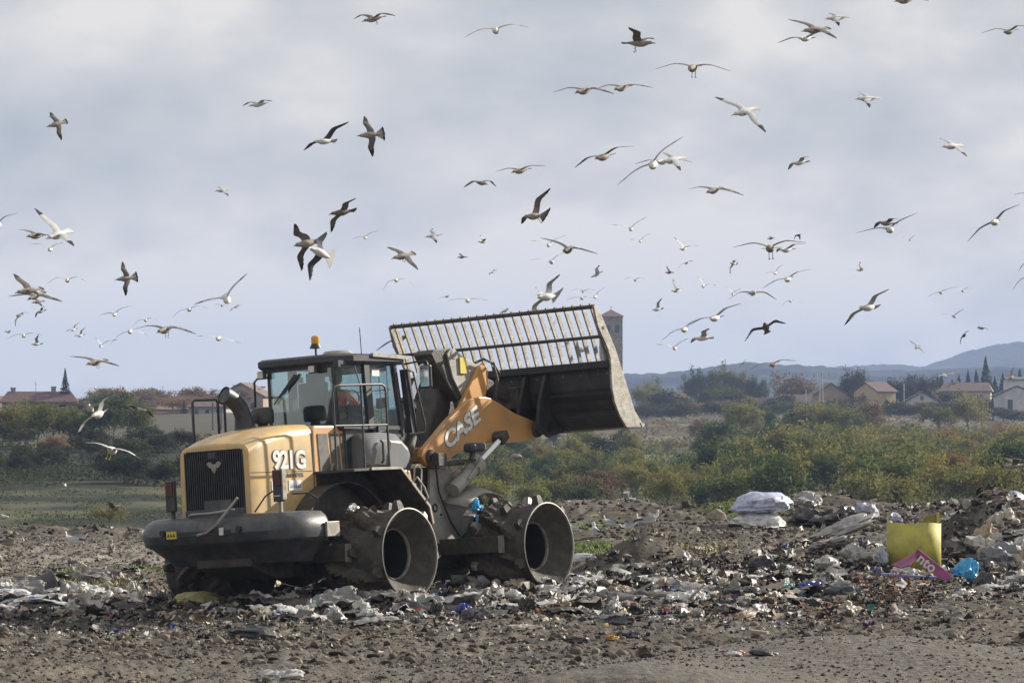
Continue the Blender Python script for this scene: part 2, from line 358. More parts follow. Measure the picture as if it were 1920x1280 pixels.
# ---- clods and stones, the fine rubble of the tip (uncountable)
ico = np.array([[0, 0, 1], [.89, 0, .45], [.28, .85, .45], [-.72, .53, .45], [-.72, -.53, .45], [.28, -.85, .45], [.72, .53, -.45], [-.28, .85, -.45], [-.89, 0, -.45], [-.28, -.85, -.45], [.72, -.53, -.45], [0, 0, -1]])
icf = np.array([[0, 1, 2], [0, 2, 3], [0, 3, 4], [0, 4, 5], [0, 5, 1], [1, 6, 2], [2, 7, 3], [3, 8, 4], [4, 9, 5], [5, 10, 1], [6, 7, 2], [7, 8, 3], [8, 9, 4], [9, 10, 5], [10, 6, 1], [6, 11, 7], [7, 11, 8], [8, 11, 9], [9, 11, 10], [10, 11, 6]])
def sample_px(n, x0, x1, y0, y1, pw=1.0):
    px = rng.uniform(x0, x1, n); py = y0+(y1-y0)*rng.random(n)**pw
    d = CH*FPX/(py-HY); return (px-960)/FPX*d, d
def rubble(name, sets, mt, label, cat):
    Vs, Fs, Cs = [], [], []; n0 = 0
    for (x, y), smin, smax, cols in sets:
        n = len(x); s = (smin*(smax/smin)**(rng.random(n)**1.8)); z = H(x, y)
        P = ico[None]*(1+.75*(rng.random((n, 12, 3))-.5)); P = P*np.stack([s*rng.uniform(.7, 1.3, n), s*rng.uniform(.7, 1.3, n), s*rng.uniform(.4, .9, n)], -1)[:, None]
        P = P+np.stack([x, y, z+s*.15], -1)[:, None]; Vs.append(P.reshape(-1, 3)); Fs.append((icf[None]+(np.arange(n)*12)[:, None, None]).reshape(-1, 3)+n0)
        c = np.array(cols)[rng.integers(0, len(cols), n)]*rng.uniform(.75, 1.25, (n, 1)); Cs.append(np.repeat(c, 12, 0)); n0 += n*12
    o = fast_mesh(name, np.vstack(Vs), np.vstack(Fs), np.vstack(Cs), mt, False)
    return tag(o, label, cat, kind='stuff')
mr = mat('clod_soil', (.1, .1, .1), .95, attr=True, var=.2, vscale=30, spec=.1)
EARTH = [(.083, .072, .06), (.118, .101, .083), (.05, .041, .034), (.17, .14, .11), (.035, .03, .026)]
PALE = EARTH+[(.28, .245, .2), (.24, .2, .17)]
rubble('clods', [(sample_px(15000, -80, 2000, 1150, 1300, 1.2), .006, .026, EARTH), (sample_px(1500, -80, 1100, 1160, 1300), .012, .05, PALE), (sample_px(1100, -80, 2000, 1150, 1260), .025, .085, EARTH),
                 (sample_px(7000, -80, 2000, 985, 1160, .8), .015, .05, EARTH), (sample_px(9000, -60, 620, 1010, 1095), .015, .035, PALE+[(.35, .32, .28)]),
                 (sample_px(3500, 1240, 1560, 985, 1085), .015, .045, PALE), (sample_px(5000, -60, 2000, 948, 1010), .03, .10, EARTH)], mr,
       'brown clods and pale grit scattered all over the churned dirt', 'clods')
# ---------------------------------------------------------------- the wheel loader
LO = empty('wheel_loader', (-3.16, 52.19, -.03), (R(-3.9), 0, R(54.33)), 'yellow articulated wheel loader on steel compactor drums with its grated bucket raised', 'wheel loader')
def part(mb, name, mats, parent=None, smooth=None, bevel=0, label=None):
    o = mb.build(name, mats, parent or LO, smooth, bevel)
    if label: o['label'] = label
    return o
def text_mesh(txt, size, off, ext, name, m, parent, loc, rot, shear=0, sx=1, space=1.0):
    cu = bpy.data.curves.new(name, 'FONT'); cu.body = txt; cu.size = size; cu.offset = off; cu.extrude = ext; cu.shear = shear; cu.space_character = space
    cu.align_x = 'CENTER'; cu.align_y = 'CENTER'; cu.resolution_u = 3
    tmp = bpy.data.objects.new('tmp', cu); COL.objects.link(tmp)
    me = bpy.data.meshes.new_from_object(tmp.evaluated_get(bpy.context.evaluated_depsgraph_get())); me.name = name
    bpy.data.objects.remove(tmp); me.materials.clear(); me.materials.append(m)
    me.transform(Matrix.Diagonal((sx, 1, 1, 1)))
    o = bpy.data.objects.new(name, me); COL.objects.link(o); o.parent = parent; o.location = loc; o.rotation_euler = rot; return o
SIDE = (math.pi/2, 0, 0)
# chassis
b = MB(); b.prism([(-1.75, .62), (-1.75, 1.4), (1.5, 1.45), (1.9, 1.2), (1.9, .7), (1.2, .45), (-1.2, .42)], -.52, .52)
b.box((1.95, 0, 1.0), (.7, .5, .5)); b.box((2.2, 0, 1.3), (.5, .8, .25)); part(b, 'rear_frame', M['grime'], bevel=.02)
b = MB(); b.prism([(2.35, .55), (2.4, 1.5), (2.6, 2.0), (3.05, 2.0), (3.3, 1.6), (4.2, 1.1), (4.3, .7), (4.0, .45), (2.6, .4)], -.45, .45)
b.box((3.0, 0, .35), (1.6, .7, .25)); part(b, 'front_frame', M['grime'], bevel=.02)
for xa in (0, 3.56):
    b = MB(); b.lathe([(.02, -1.2), (.17, -1.2), (.17, -.75), (.24, -.55), (.36, -.25), (.42, 0), (.36, .25), (.24, .55), (.17, .75), (.17, 1.2), (.02, 1.2)], 24, 0, 'Y', (xa, 0, .68)); part(b, 'axle', M['grime'], smooth=40)
# drums
def drum(xa, s):
    b = MB(); y0, y1 = s*.93, s*2.09
    b.lathe([(.30, s*.90), (.60, s*.92), (.635, y0), (.655, s*1.5), (.66, y1)], 56, 0, 'Y', (xa, 0, .68))
    root = part(b, 'drum_wheel', [M['grime']], smooth=35)
    b = MB(); b.lathe([(.66, y1), (.672, s*(2.09+.012)), (.655, s*(2.09+.016)), (.645, s*2.08)], 56, 0, 'Y', (xa, 0, .68)); part(b, 'rim', M['rimedge'], root, smooth=60)
    b = MB(); b.lathe([(.645, s*2.082), (.52, s*1.95), (.375, s*1.80)], 56, 0, 'Y', (xa, 0, .68)); b.lathe([(.36, s*1.79), (.36, s*1.35), (.30, s*1.33), (.12, s*1.2), (.02, s*1.1)], 40, 1, 'Y', (xa, 0, .68))
    part(b, 'cone', [M['drumin'], M['rubber']], root, smooth=35)  # second slot: hub hole coloured black to carry its shade
    b = MB(); b.lathe([(.385, s*1.805), (.37, s*1.825), (.355, s*1.80), (.357, s*1.77)], 40, 0, 'Y', (xa, 0, .68)); part(b, 'hub_ring', M['steel'], root, smooth=60)
    rr = random.Random(int(xa*10+s*3+50))
    for row, yy in enumerate((1.15, 1.58, 1.99)):
        for k in range(7):
            a = 2*math.pi*(k+.5*(row % 2)+.22+.3*s)/7; ca, sa = math.cos(a), math.sin(a)
            b = MB(); er = Vector((ca, 0, sa)); et = Vector((-sa, 0, ca)); ey = Vector((0, s, 0)); c0 = Vector((xa, s*yy, .68))
            vs_ = []
            for rr_, hw, hy in ((.62, .075, .075), (.70, .066, .06), (.77, .05, .045), (.795, .036, .03)):
                for q1, q2 in ((-1, -1), (1, -1), (1, 1), (-1, 1)): vs_.append(tuple(c0+er*rr_+et*hw*q1+ey*hy*q2))
            f = [(i*4+k2, i*4+(k2+1) % 4, i*4+4+(k2+1) % 4, i*4+4+k2) for i in range(3) for k2 in range(4)]+[(12, 13, 14, 15)]
            b.add(vs_, f); part(b, 'cleat', M['grime'] if rr.random() < .72 else M['steel'], root, smooth=50)
    # packed mud between the cleats
    V = []; F_ = []; nu, nv = 120, 26
    for i in range(nu):
        for j in range(nv):
            a = 2*math.pi*i/nu; yy = .95+(1.98-.95)*j/(nv-1)
            n_ = float(fbm(np.array([math.cos(a)*3+xa+s]), np.array([math.sin(a)*3+yy*2.2]), 4)[0])
            n3 = float(fbm(np.array([math.cos(a)*11+xa*2]), np.array([math.sin(a)*11+yy*8]), 3)[0]); r = .64+max(0, n_+.16+.35*n3)*.30*(1-ss(1.62, 1.98, yy)*.85)*min(1, j/7) if j not in (0, nv-1) else .61
            V.append((xa+r*math.cos(a), s*yy, .68+r*math.sin(a)))
    for i in range(nu):
        for j in range(nv-1): F_.append((i*nv+j, ((i+1) % nu)*nv+j, ((i+1) % nu)*nv+j+1, i*nv+j+1))
    b = MB(); b.add(V, F_); part(b, 'mud_crust', M['mud'], root, smooth=30)
    return root
for xa in (0, 3.56):
    for s in (-1, 1): drum(xa, s)
def caught(root, xa, s, sd):
    rr = random.Random(sd); b = MB(); k_ = 0
    for q in range(30):
        a = R(rr.uniform(-10, 190)); y = s*rr.uniform(1.0, 1.85); r = .70+rr.uniform(0, .07); c = Vector((xa+r*math.cos(a), y, .68+r*math.sin(a))); l = rr.uniform(.04, .13)
        e1 = Vector((rr.uniform(-1, 1), rr.uniform(-1, 1), rr.uniform(-1, .4))).normalized()*l; e2 = Vector((rr.uniform(-1, 1), rr.uniform(-1, 1), rr.uniform(-1, 1))).normalized()*l*.6
        b.add([tuple(c), tuple(c+e1+e2*.2), tuple(c+e1*.8+e2), tuple(c+e2*1.2), tuple(c+e1*1.7+e2*.5)], [(0, 1, 2, 3), (1, 4, 2)], rr.choice([0, 0, 1, 2]))
    part(b, 'caught_waste', [M['grime'], M['white'], M['fendedge']], root)
for i, o in enumerate([o for o in LO.children if o.name.startswith('drum_wheel')]): caught(o, (0, 0, 3.56, 3.56)[i], (-1, 1, -1, 1)[i], i+4)
# scraper bars between the drums
for xa in (-.74, 2.80, .80, 4.36):
    for s in (-1, 1):
        L1 = 1.52 if xa in (-.74, .80) else 1.72
        b = MB(); b.box((xa, s*(.45+L1)/2, .74), (.10, L1-.45, .25)); o = part(b, 'scraper_bar', M['grime'], bevel=.01)
        b = MB(); b.box((xa, s*(L1+.012), .74), (.13, .024, .27)); part(b, 'end_plate', M['steel'], o)
# counterweight
def superring(cx, hx_r, hx_f, hw, z, n=40, e=3.2):
    out = []
    for k in range(n):
        a = 2*math.pi*k/n; c, s_ = math.cos(a), math.sin(a)
        x = (abs(c)**(2/e))*(hx_f if c > 0 else -hx_r); y = (abs(s_)**(2/e))*math.copysign(hw, s_); out.append((cx+x, y, z))
    return out
def loft(b, rings, m=0, cap=True):
    n = len(rings[0]); v = [p for r in rings for p in r]
    f = [(i*n+k, i*n+(k+1) % n, (i+1)*n+(k+1) % n, (i+1)*n+k) for i in range(len(rings)-1) for k in range(n)]
    if cap: f += [tuple(range(n-1, -1, -1)), tuple((len(rings)-1)*n+k for k in range(n))]
    return b.add(v, f, m)
b = MB()
loft(b, [superring(-1.35, a, .45, w_, z) for z, a, w_ in [(.66, .32, 1.20), (.72, .38, 1.24), (.93, .63, 1.48), (.955, .70, 1.52), (.975, .76, 1.53), (1.0, .79, 1.55), (1.12, .84, 1.57), (1.22, .83, 1.55), (1.30, .79, 1.51), (1.37, .70, 1.42), (1.385, .62, 1.30)]])
cw = part(b, 'counterweight', M['bumper'], smooth=28)
b = MB(); b.box((-2.172, -.02, 1.13), (.03, 1.0, .075)); part(b, 'tow_recess', M['rubber'], cw)
for y in (.78, -.68):
    b = MB(); b.lathe([(.001, -2.205), (.045, -2.205), (.045, -2.1)], 18, 0, 'X', (0, y, 1.17)); part(b, 'lifting_hole', M['rubber'], cw)
b = MB(); b.box((-2.185, .60, 1.135), (.02, .19, .11)); st = part(b, 'warning_sticker', M['sticker'], cw)
for k in range(3):
    b = MB(); b.prism([(-.02, -.025), (.02, -.025), (0, .025)], -.003, .003); o = part(b, 'pictogram', M['rubber'], st); o.rotation_euler = (0, 0, math.pi/2); o.location = (-2.199, .655-.055*k, 1.135)
b = MB(); b.box((-2.19, -.36, 1.15), (.02, .075, .11)); part(b, 'paper_label', M['white'], cw)
b = MB(); b.box((-1.15, -1.585, 1.1), (.3, .04, .22)); part(b, 'side_plate', M['steel'], cw, bevel=.01)
b = MB(); b.tube([(-1.95, .45, 1.40), (-2.08, .3, 1.42), (-2.12, .1, 1.42), (-2.15, -.1, 1.42), (-2.16, -.3, 1.43), (-2.1, -.55, 1.46)], .016, 6)
b.tube([(-2.1, -.62, 1.62), (-2.17, -.45, 1.42), (-2.22, -.3, 1.25), (-2.21, -.1, 1.14), (-2.19, .1, 1.11)], .02, 6); part(b, 'loose_hose', M['grey'], cw, smooth=60)
b = MB(); b.tube([(-1.85, -.72, 1.4), (-1.75, -.85, 1.62), (-1.7, -.98, 1.70), (-1.65, -1.1, 1.66)], .013, 6)
b.tube([(-1.5, -1.15, 1.64), (-1.25, -1.25, 1.64), (-1.1, -1.3, 1.55), (-1.15, -1.33, 1.4)], .014, 6); part(b, 'lamp_cable', M['rubber'], cw, smooth=60)
# tail lamps on posts
for y, zc, x in ((.86, 1.71, -1.86), (-1.15, 1.76, -1.80)):
    b = MB(); b.box((x, y, zc), (.07, .17, .46)); o = part(b, 'tail_lamp', M['black'], bevel=.012)
    b = MB(); b.box((x-.04, y, zc+.10), (.02, .135, .22)); part(b, 'lens', M['red'], o, bevel=.005)
    b = MB(); b.box((x+.03, y, zc-.33), (.04, .05, .26)); part(b, 'post', M['steel'] if y < 0 else M['grime'], o)
    if y < 0:
        b = MB(); b.box((x+.01, y-.095, zc+.02), (.08, .02, .44)); part(b, 'guard', M['steel'], o)
        b = MB(); b.box((x-.037, y, zc-.145), (.006, .11, .012)); part(b, 'reflector', M['white'], o)
# hood
b = MB(); rings = []
prof = [(-1.86, 1.36, 2.38, .655), (-1.84, 1.36, 2.41, .665), (-1.6, 1.36, 2.50, .665), (-1.2, 1.37, 2.60, .665), (-.8, 1.40, 2.655, .665), (-.38, 1.5, 2.68, .665)]
def hoodring(x, zb, zt, hw):
    r_ = .17; o = [(x, -hw, zb), (x, -hw, (zb+zt)/2), (x, -hw+.005, zt-r_)]
    for a in (25, 50, 75): o.append((x, -hw+r_-r_*math.cos(R(a)), zt-r_+r_*math.sin(R(a))))
    o += [(x, -.3, zt+.015), (x, 0, zt+.025)]
    return o+[(p[0], -p[1], p[2]) for p in reversed(o[:-1])]
rg = [hoodring(*p) for p in prof]; n = len(rg[0])
b.add([p for r in rg for p in r], [(i*n+k, (i+1)*n+k, (i+1)*n+k+1, i*n+k+1) for i in range(len(rg)-1) for k in range(n-1)])
# rear surround of the grille
A = rg[0]; inner = [(-1.865, max(-.57, min(.57, p[1]*.87)), 1.36 if i in (0, n-1) else min(p[2], 2.34)) for i, p in enumerate(A)]
b.add(A+inner, [(i, i+1, n+i+1, n+i) for i in range(n-1)])
hood = part(b, 'hood', M['hood'], smooth=30)
# clip hood bottom against the wheel arch: dark arch liner stands in front of it
b = MB(); b.box((-1.83, 0, 1.86), (.02, 1.14, .98)); gr = part(b, 'grille', M['rubber'])
for k in range(27):
    y = -.55+1.1*k/26; b = MB(); b.box((-1.862, y, 1.90), (.035, .014, .86)); part(b, 'slat', M['black'], gr)
b = MB(); b.box((-1.872, -.06, 1.53), (.03, .52, .16)); part(b, 'lower_screen', M['bumper'], gr)
b = MB(); b.box((-1.865, 0, 1.42), (.06, 1.14, .12)); part(b, 'sill', M['bumper'], gr, bevel=.01)
b = MB(); b.box((-1.87, .02, 2.26), (.03, .16, .10)); part(b, 'latch', M['black'], gr, bevel=.01)
b = MB()  # emblem: shield with two spread wings
b.prism([(-.05, .06), (.05, .06), (.045, -.03), (0, -.085), (-.045, -.03)], -.006, .006)
b.prism([(.045*math.cos(R(q)), -.005+.055*math.sin(R(q))) for q in range(0, 360, 24)], -.012, .0)
for s in (-1, 1): b.prism([(s*.02, .03), (s*.05, .085), (s*.10, .095), (s*.135, .07), (s*.12, .035), (s*.075, -.005)], -.008, .004)
o = part(b, 'emblem', M['steel'], gr); o.location = (-1.885, -.02, 2.08); o.rotation_euler = (0, 0, math.pi/2)
b = MB(); b.sheet([(-.372, 1.52), (-.375, 2.55)], -.672, -.66, .012); b.box((-1.12, -.667, 1.98), (1.4, .006, .008)); part(b, 'panel_gap', M['rubber'], hood)
# side panels with mesh vents
for s in (-1, 1):
    b = MB(); b.prism([(-.36, 1.5), (-.36, 2.60), (-.30, 2.655), (.42, 2.655), (.5, 2.58), (.62, 1.98), (.62, 1.6)], s*.66, s*.30); o = part(b, 'side_panel', M['panel'], bevel=.03)
    for x0, x1, x0b, x1b in ((-.25, -.02, -.22, .03), (.05, .24, .08, .28), (.29, .44, .33, .52)):
        b = MB(); b.prism([(x0b, 1.97), (x0, 2.53), (x1, 2.53), (x1b, 1.97)], s*.672, s*.655); part(b, 'vent', M['vent'], o)
    b = MB(); b.tube([(.0, s*.70, 1.98), (.02, s*.72, 2.07), (.12, s*.72, 2.07), (.14, s*.70, 1.98)], .018, 6); part(b, 'grab_loop', M['steel'], o)
def decals(parent):
    y = -.669
    text_mesh('921G', .37, .024, .002, 'model_number_outline', M['outline'], parent, (-.935, y, 2.14), SIDE, 0, .97, .93)
    text_mesh('921G', .37, .014, .005, 'model_number', M['white'], parent, (-.935, y-.003, 2.14), SIDE, 0, .97, .93)
    text_mesh('WHEEL LOADER', .085, .001, .002, 'type_lettering', M['outline'], parent, (-.98, y-.001, 1.925), SIDE, 0, 1.15)
    b = MB(); b.box((-1.24, y-.001, 1.775), (.27, .006, .15)); b.box((-.83, y-.001, 1.775), (.30, .006, .15)); part(b, 'owner_sticker', M['white'], parent)
    b = MB(); 
    for k in range(5): b.prism([(-1.33+.05*k, 1.74), (-1.31+.05*k, 1.83), (-1.29+.05*k, 1.80)], y-.006, y-.004)
    for k in range(6): b.prism([(-.95+.042*k, 1.73), (-.93+.042*k, 1.80), (-.915+.042*k, 1.74)], y-.006, y-.004)
    part(b, 'sticker_print', M['decal_blue'], parent)
decals(hood)
# exhaust and pre-cleaner
b = MB(); pts = [(-.80, .25, 2.58), (-.82, .25, 2.70), (-.85, .25, 2.86), (-.90, .26, 2.98), (-1.0, .28, 3.08), (-1.10, .30, 3.14), (-1.18, .32, 3.17)]
b.tube(pts, [.20, .155, .125, .125, .125, .13, .14], 20, cap=False); b.tube([(-1.17, .318, 3.166), (-1.06, .295, 3.12)], [.12, .115], 20, 0)
b.tube([(-.95, .25, 3.14), (-.97, .25, 3.2)], .05, 8); part(b, 'exhaust_stack', M['black'], smooth=50)
b = MB(); b.tube([(-.36, .28, 2.6), (-.36, .28, 2.76)], .075, 16); b.lathe([(.02, 2.74), (.165, 2.745), (.175, 2.78), (.175, 2.93), (.15, 2.975), (.08, 2.99), (.01, 2.99)], 24, 0, 'Z', (-.36, .28, 0)); part(b, 'air_precleaner', M['black'], smooth=35)
# handrails
def rail(mb, pts, r=.018): mb.tube(pts, r, 7)
b = MB(); y = -1.3
rail(b, [(-.62, y, 1.98), (-.62, y, 3.10), (-.57, y, 3.19), (-.45, y, 3.21), (.55, y, 3.23), (.64, y, 3.19), (.65, y, 3.1), (.65, y, 1.98)]); rail(b, [(.05, y, 1.98), (.05, y, 3.22)]); rail(b, [(-.62, y, 2.61), (.65, y, 2.62)], .016)
rail(b, [(.05, y, 3.2), (.12, y+.15, 3.5), (.2, y+.4, 3.5)], .012)
part(b, 'handrail', M['black'], smooth=60)
b = MB(); rail(b, [(-.83, 1.25, 2.45), (-.83, 1.25, 3.12), (-.78, 1.25, 3.16), (-.28, 1.25, 3.17), (-.24, 1.25, 3.12), (-.24, 1.25, 2.45)], .022); rail(b, [(-.24, 1.12, 2.4), (-.24, 1.12, 3.12), (-.3, 1.12, 3.17)], .02); b.bar((-.95, 1.2, 2.47), (-.1, 1.2, 2.49), .25, .04); b.bar((-.5, 1.25, 2.0), (-.5, 1.2, 2.47), .05, .05)
part(b, 'handrail', M['black'], smooth=60)
# rear fenders, deck and wheel-arch liners
for s in (-1, 1):
    b = MB(); b.sheet([(-.36, 1.965), (.04, 1.975), (.77, 1.975), (1.43, 1.38), (1.5, 1.12)], s*.62, s*1.42, -.035); f_ = part(b, 'fender', M['grime'])
    b = MB(); b.sheet([(.04, 1.983), (.77, 1.985), (1.44, 1.385), (1.51, 1.12)], s*1.27, s*1.44, -.04); b.sheet([(.04, 1.984), (.74, 1.984)], s*.75, s*1.27, -.03); part(b, 'edge_strip', M['fendedge'], f_)
    arc = [(1.10*math.cos(R(a)), .70+1.08*math.sin(R(a))) for a in range(168, 20, -8)]
    b = MB(); b.sheet(arc, s*.60, s*.98, .02); b.prism([(1.10*math.cos(R(a)), .70+1.08*math.sin(R(a))) for a in range(176, 4, -8)]+[(.9, 1.95), (.77, 1.95), (-.35, 1.95)] if False else [(1.12*math.cos(R(a)), .70+1.10*math.sin(R(a))) for a in range(176, 4, -8)], s*.672, s*.60); b.prism([(-.32, 1.5), (-.32, 1.97), (.77, 1.95), (1.4, 1.36), (1.0, 1.2), (0, 1.7)], s*.674, s*.62)
    part(b, 'arch_liner', M['grime'], f_)
    b = MB(); b.tube([(1.02, s*1.46, 1.75), (1.05, s*1.5, 1.82), (1.22, s*1.5, 1.66), (1.30, s*1.5, 1.5), (1.28, s*1.46, 1.45)], .016, 6); part(b, 'grab_bar', M['steel'], f_)
# cab
cabm = [M['black'], M['interior']]
b = MB(); b.box((1.05, 0, 2.28), (1.35, 1.40, .66)); b.box((1.02, 0, 2.60), (1.50, 1.46, .05)); cab = part(b, 'cab', M['black'], bevel=.02)
def post(mb, x, y, x2, y2, w1=.08, w2=.08): mb.bar((x, y, 2.6), (x2, y2, 3.62), w1, w2, up=(1, 0, 0))
X0, X1, YW = .27, 1.80, .745
b = MB()
for s in (-1, 1):
    post(b, X0+.02, s*(YW-.10), X0+.0, s*(YW-.12), .05, .05); post(b, .95, s*YW, .93, s*(YW-.03), .07, .14); post(b, 1.73, s*YW, 1.63, s*(YW-.04), .07, .08)
    b.bar((X0, s*YW, 2.63), (1.75, s*YW, 2.60), .05, .06); b.bar((X0, s*(YW-.04), 3.6), (1.66, s*(YW-.04), 3.60), .05, .06)
b.bar((X0, -YW, 2.63), (X0, YW, 2.63), .05, .05); b.bar((X0, -YW, 3.58), (X0, YW, 3.58), .05, .10); b.bar((1.75, -YW, 2.62), (1.75, YW, 2.62), .05, .05)
part(b, 'cab_posts', M['black'], cab)
for s in (-1, 1):   # curved corner + quarter glass, door glass
    b = MB(); P_ = [(X0+.0, s*(YW-.14)), (X0+.03, s*(YW-.05)), (X0+.12, s*YW), (.88, s*YW)]
    b.add([(p[0], p[1], 2.65) for p in P_]+[(p[0]-.02, p[1]-s*.03, 3.56) for p in P_], [(i, i+1, 5+i, 4+i) for i in range(3)]); part(b, 'quarter_window', M['glass'], cab, smooth=40)
    b = MB(); b.add([(1.04, s*YW, 2.50), (1.70, s*YW, 2.50), (1.61, s*(YW-.03), 3.6), (1.02, s*(YW-.03), 3.6)], [(0, 1, 2, 3)])
    dr_ = part(b, 'door', M['glass'], cab); b = MB(); b.bar((1.0, s*(YW+.01), 2.48), (1.72, s*(YW+.01), 2.48), .03, .05); b.bar((1.02, s*(YW+.02), 2.48), (1.0, s*(YW-.01), 3.6), .03, .03); b.bar((1.71, s*(YW+.02), 2.48), (1.62, s*(YW-.01), 3.6), .03, .03); part(b, 'door_frame', M['black'], dr_)
    b = MB(); b.box((1.10, s*(YW+.035), 2.57), (.05, .04, .12)); part(b, 'handle', M['rubber'], dr_)
    b = MB(); b.box((1.14, s*(YW+.003), 3.44), (.18, .004, .09)); b.box((1.2, s*(YW+.003), 2.58), (.22, .004, .05)); part(b, 'notice', M['white'], dr_)
b = MB(); b.add([(X0, -YW+.14, 2.65), (X0, YW-.14, 2.65), (X0-.02, YW-.15, 3.56), (X0-.02, -YW+.15, 3.56)], [(0, 1, 2, 3)]); part(b, 'rear_window', M['glass'], cab)
b = MB(); b.add([(1.79, -YW+.04, 2.62), (1.79, YW-.04, 2.62), (1.68, YW-.06, 3.6), (1.68, -YW+.06, 3.6)], [(0, 1, 2, 3)]); part(b, 'windscreen', M['glass'], cab)
# roof
b = MB()
def roofring(z, g_, n=4): return [(.17-g_, -.60, z), (.17-g_, .76+g_, z), (.3, .80+g_, z), (1.75, .80+g_, z), (1.93+g_, .70, z), (1.93+g_, -.70, z), (1.75, -.80-g_, z), (.95, -.80-g_, z), (.55, -.80-g_, z)]
loft(b, [roofring(3.58, -.03), roofring(3.62, .0), roofring(3.70, .0), roofring(3.735, -.05)]); rf = part(b, 'roof', M['black'], cab, smooth=25)
b = MB(); b.bar((1.0, -.805, 3.715), (1.95, -.80, 3.675), .05, .055); part(b, 'roof_edge', M['steel'], rf)
b = MB(); b.lathe([(.03, 3.73), (.26, 3.735), (.2, 3.79), (.1, 3.80), (.01, 3.80)], 18, 0, 'Z', (.62, -.45, 0), (1, 1)); part(b, 'roof_vent', M['grey'], rf, smooth=30)
b = MB(); b.tube([(.55, -.08, 3.7), (.55, -.08, 3.86)], .016, 8); b.lathe([(.01, 3.855), (.095, 3.86), (.085, 3.885), (.062, 3.93), (.005, 3.93)], 18, 0, 'Z', (.55, -.08, 0)); bc = part(b, 'beacon', M['rubber'], rf, smooth=30)
b = MB(); b.lathe([(.058, 3.93), (.062, 3.94), (.062, 4.03), (.05, 4.05), (.005, 4.055)], 18, 0, 'Z', (.55, -.08, 0)); part(b, 'amber_dome', M['amber'], bc, smooth=30)
b = MB(); b.tube([(.80, -.76, 3.58), (.79, -.77, 3.75), (.75, -.79, 4.12)], .007, 5); part(b, 'antenna', M['rubber'], rf)
for x, y, z in ((.16, .68, 3.50), (.14, -.34, 3.52)):
    b = MB(); b.box((x, y, z), (.09, .13, .12)); wl = part(b, 'work_light', M['black'], rf, bevel=.015); b = MB(); b.box((x-.048, y, z), (.01, .105, .095)); part(b, 'lens', M['lens'], wl)
b = MB(); b.bar((.235, -.0, 3.47), (.225, .42, 3.15), .02, .035); b.bar((.225, .42, 3.15), (.225, .52, 3.05), .012, .02); b.bar((.23, .08, 3.46), (.22, .34, 3.2), .012, .06); part(b, 'wiper', M['rubber'], cab)
# mirrors
b = MB(); b.tube([(1.82, -.78, 3.58), (1.84, -1.0, 3.60), (1.84, -1.2, 3.60), (1.84, -1.22, 3.55), (1.84, -1.22, 3.3)], .014, 6); mr_ = part(b, 'mirror_arm', M['rubber'], cab, smooth=60)
b = MB(); b.box((1.85, -1.17, 3.36), (.07, .21, .36)); mh = part(b, 'mirror', M['black'], mr_, bevel=.03); b = MB(); b.box((1.812, -1.17, 3.36), (.012, .165, .31)); part(b, 'mirror_glass', M['chrome'], mh, bevel=.004)
b = MB(); b.tube([(.5, .80, 3.48), (.42, 1.0, 3.47), (.4, 1.04, 3.42), (.4, 1.04, 3.0), (.42, 1.0, 2.7)], .018, 7); part(b, 'mirror_arm', M['rubber'], cab, smooth=60)
b = MB(); b.tube([(1.76, -.82, 3.5), (1.86, -.92, 3.45), (2.10, -.92, 2.62), (2.06, -.92, 2.52), (1.78, -.84, 2.5)], .014, 6); b.bar((1.80, -.80, 3.5), (1.92, -.80, 2.5), .10, .13, up=(1, 0, 0)); b.tube([(1.78, -.86, 3.5), (1.96, -.86, 2.52)], .010, 6); part(b, 'entry_rail', M['black'], cab)
# cab interior
b = MB(); b.box((.95, .0, 2.68), (.52, .52, .12)); b.box((.66, .10, 3.02), (.13, .50, .66)); b.box((.66, .06, 3.40), (.10, .28, .20)); b.box((1.0, 0, 2.66), (1.3, 1.3, .04)); b.box((.95, -.38, 2.92), (.5, .13, .10)); b.box((.95, .42, 2.92), (.5, .13, .10)); b.box((.42, .45, 2.80), (.2, .4, .25))
part(b, 'operator_seat', M['seat'], cab, bevel=.04)
b = MB(); b.bar((1.62, .02, 2.6), (1.45, .02, 3.02), .12, .12); b.box((1.6, 0, 2.75), (.2, .5, .3)); b.box((1.58, -.5, 3.0), (.06, .2, .16))
for k in range(16):
    a, a2 = 2*math.pi*k/16, 2*math.pi*(k+1)/16
    p = lambda q: (1.42+.07*math.sin(q), .02+.2*math.cos(q), 3.06+.17*math.sin(q)); b.bar(p(a), p(a2), .025, .025)
part(b, 'steering_column', M['interior'], cab, bevel=.01)
b = MB(); b.tube([(.35, -.5, 2.65), (.35, -.5, 3.3)], .008, 5); 
for y in (.62, .5, -.60, -.45, -.2): b.tube([(1.62, y, 2.62), (1.6, y, 3.55)], .008, 5)
b.tube([(1.6, -.65, 3.2), (1.6, .65, 3.2)], .008, 5); b.box((1.45, 0, 3.52), (.3, 1.2, .07)); part(b, 'windscreen_guard', M['interior'], cab)
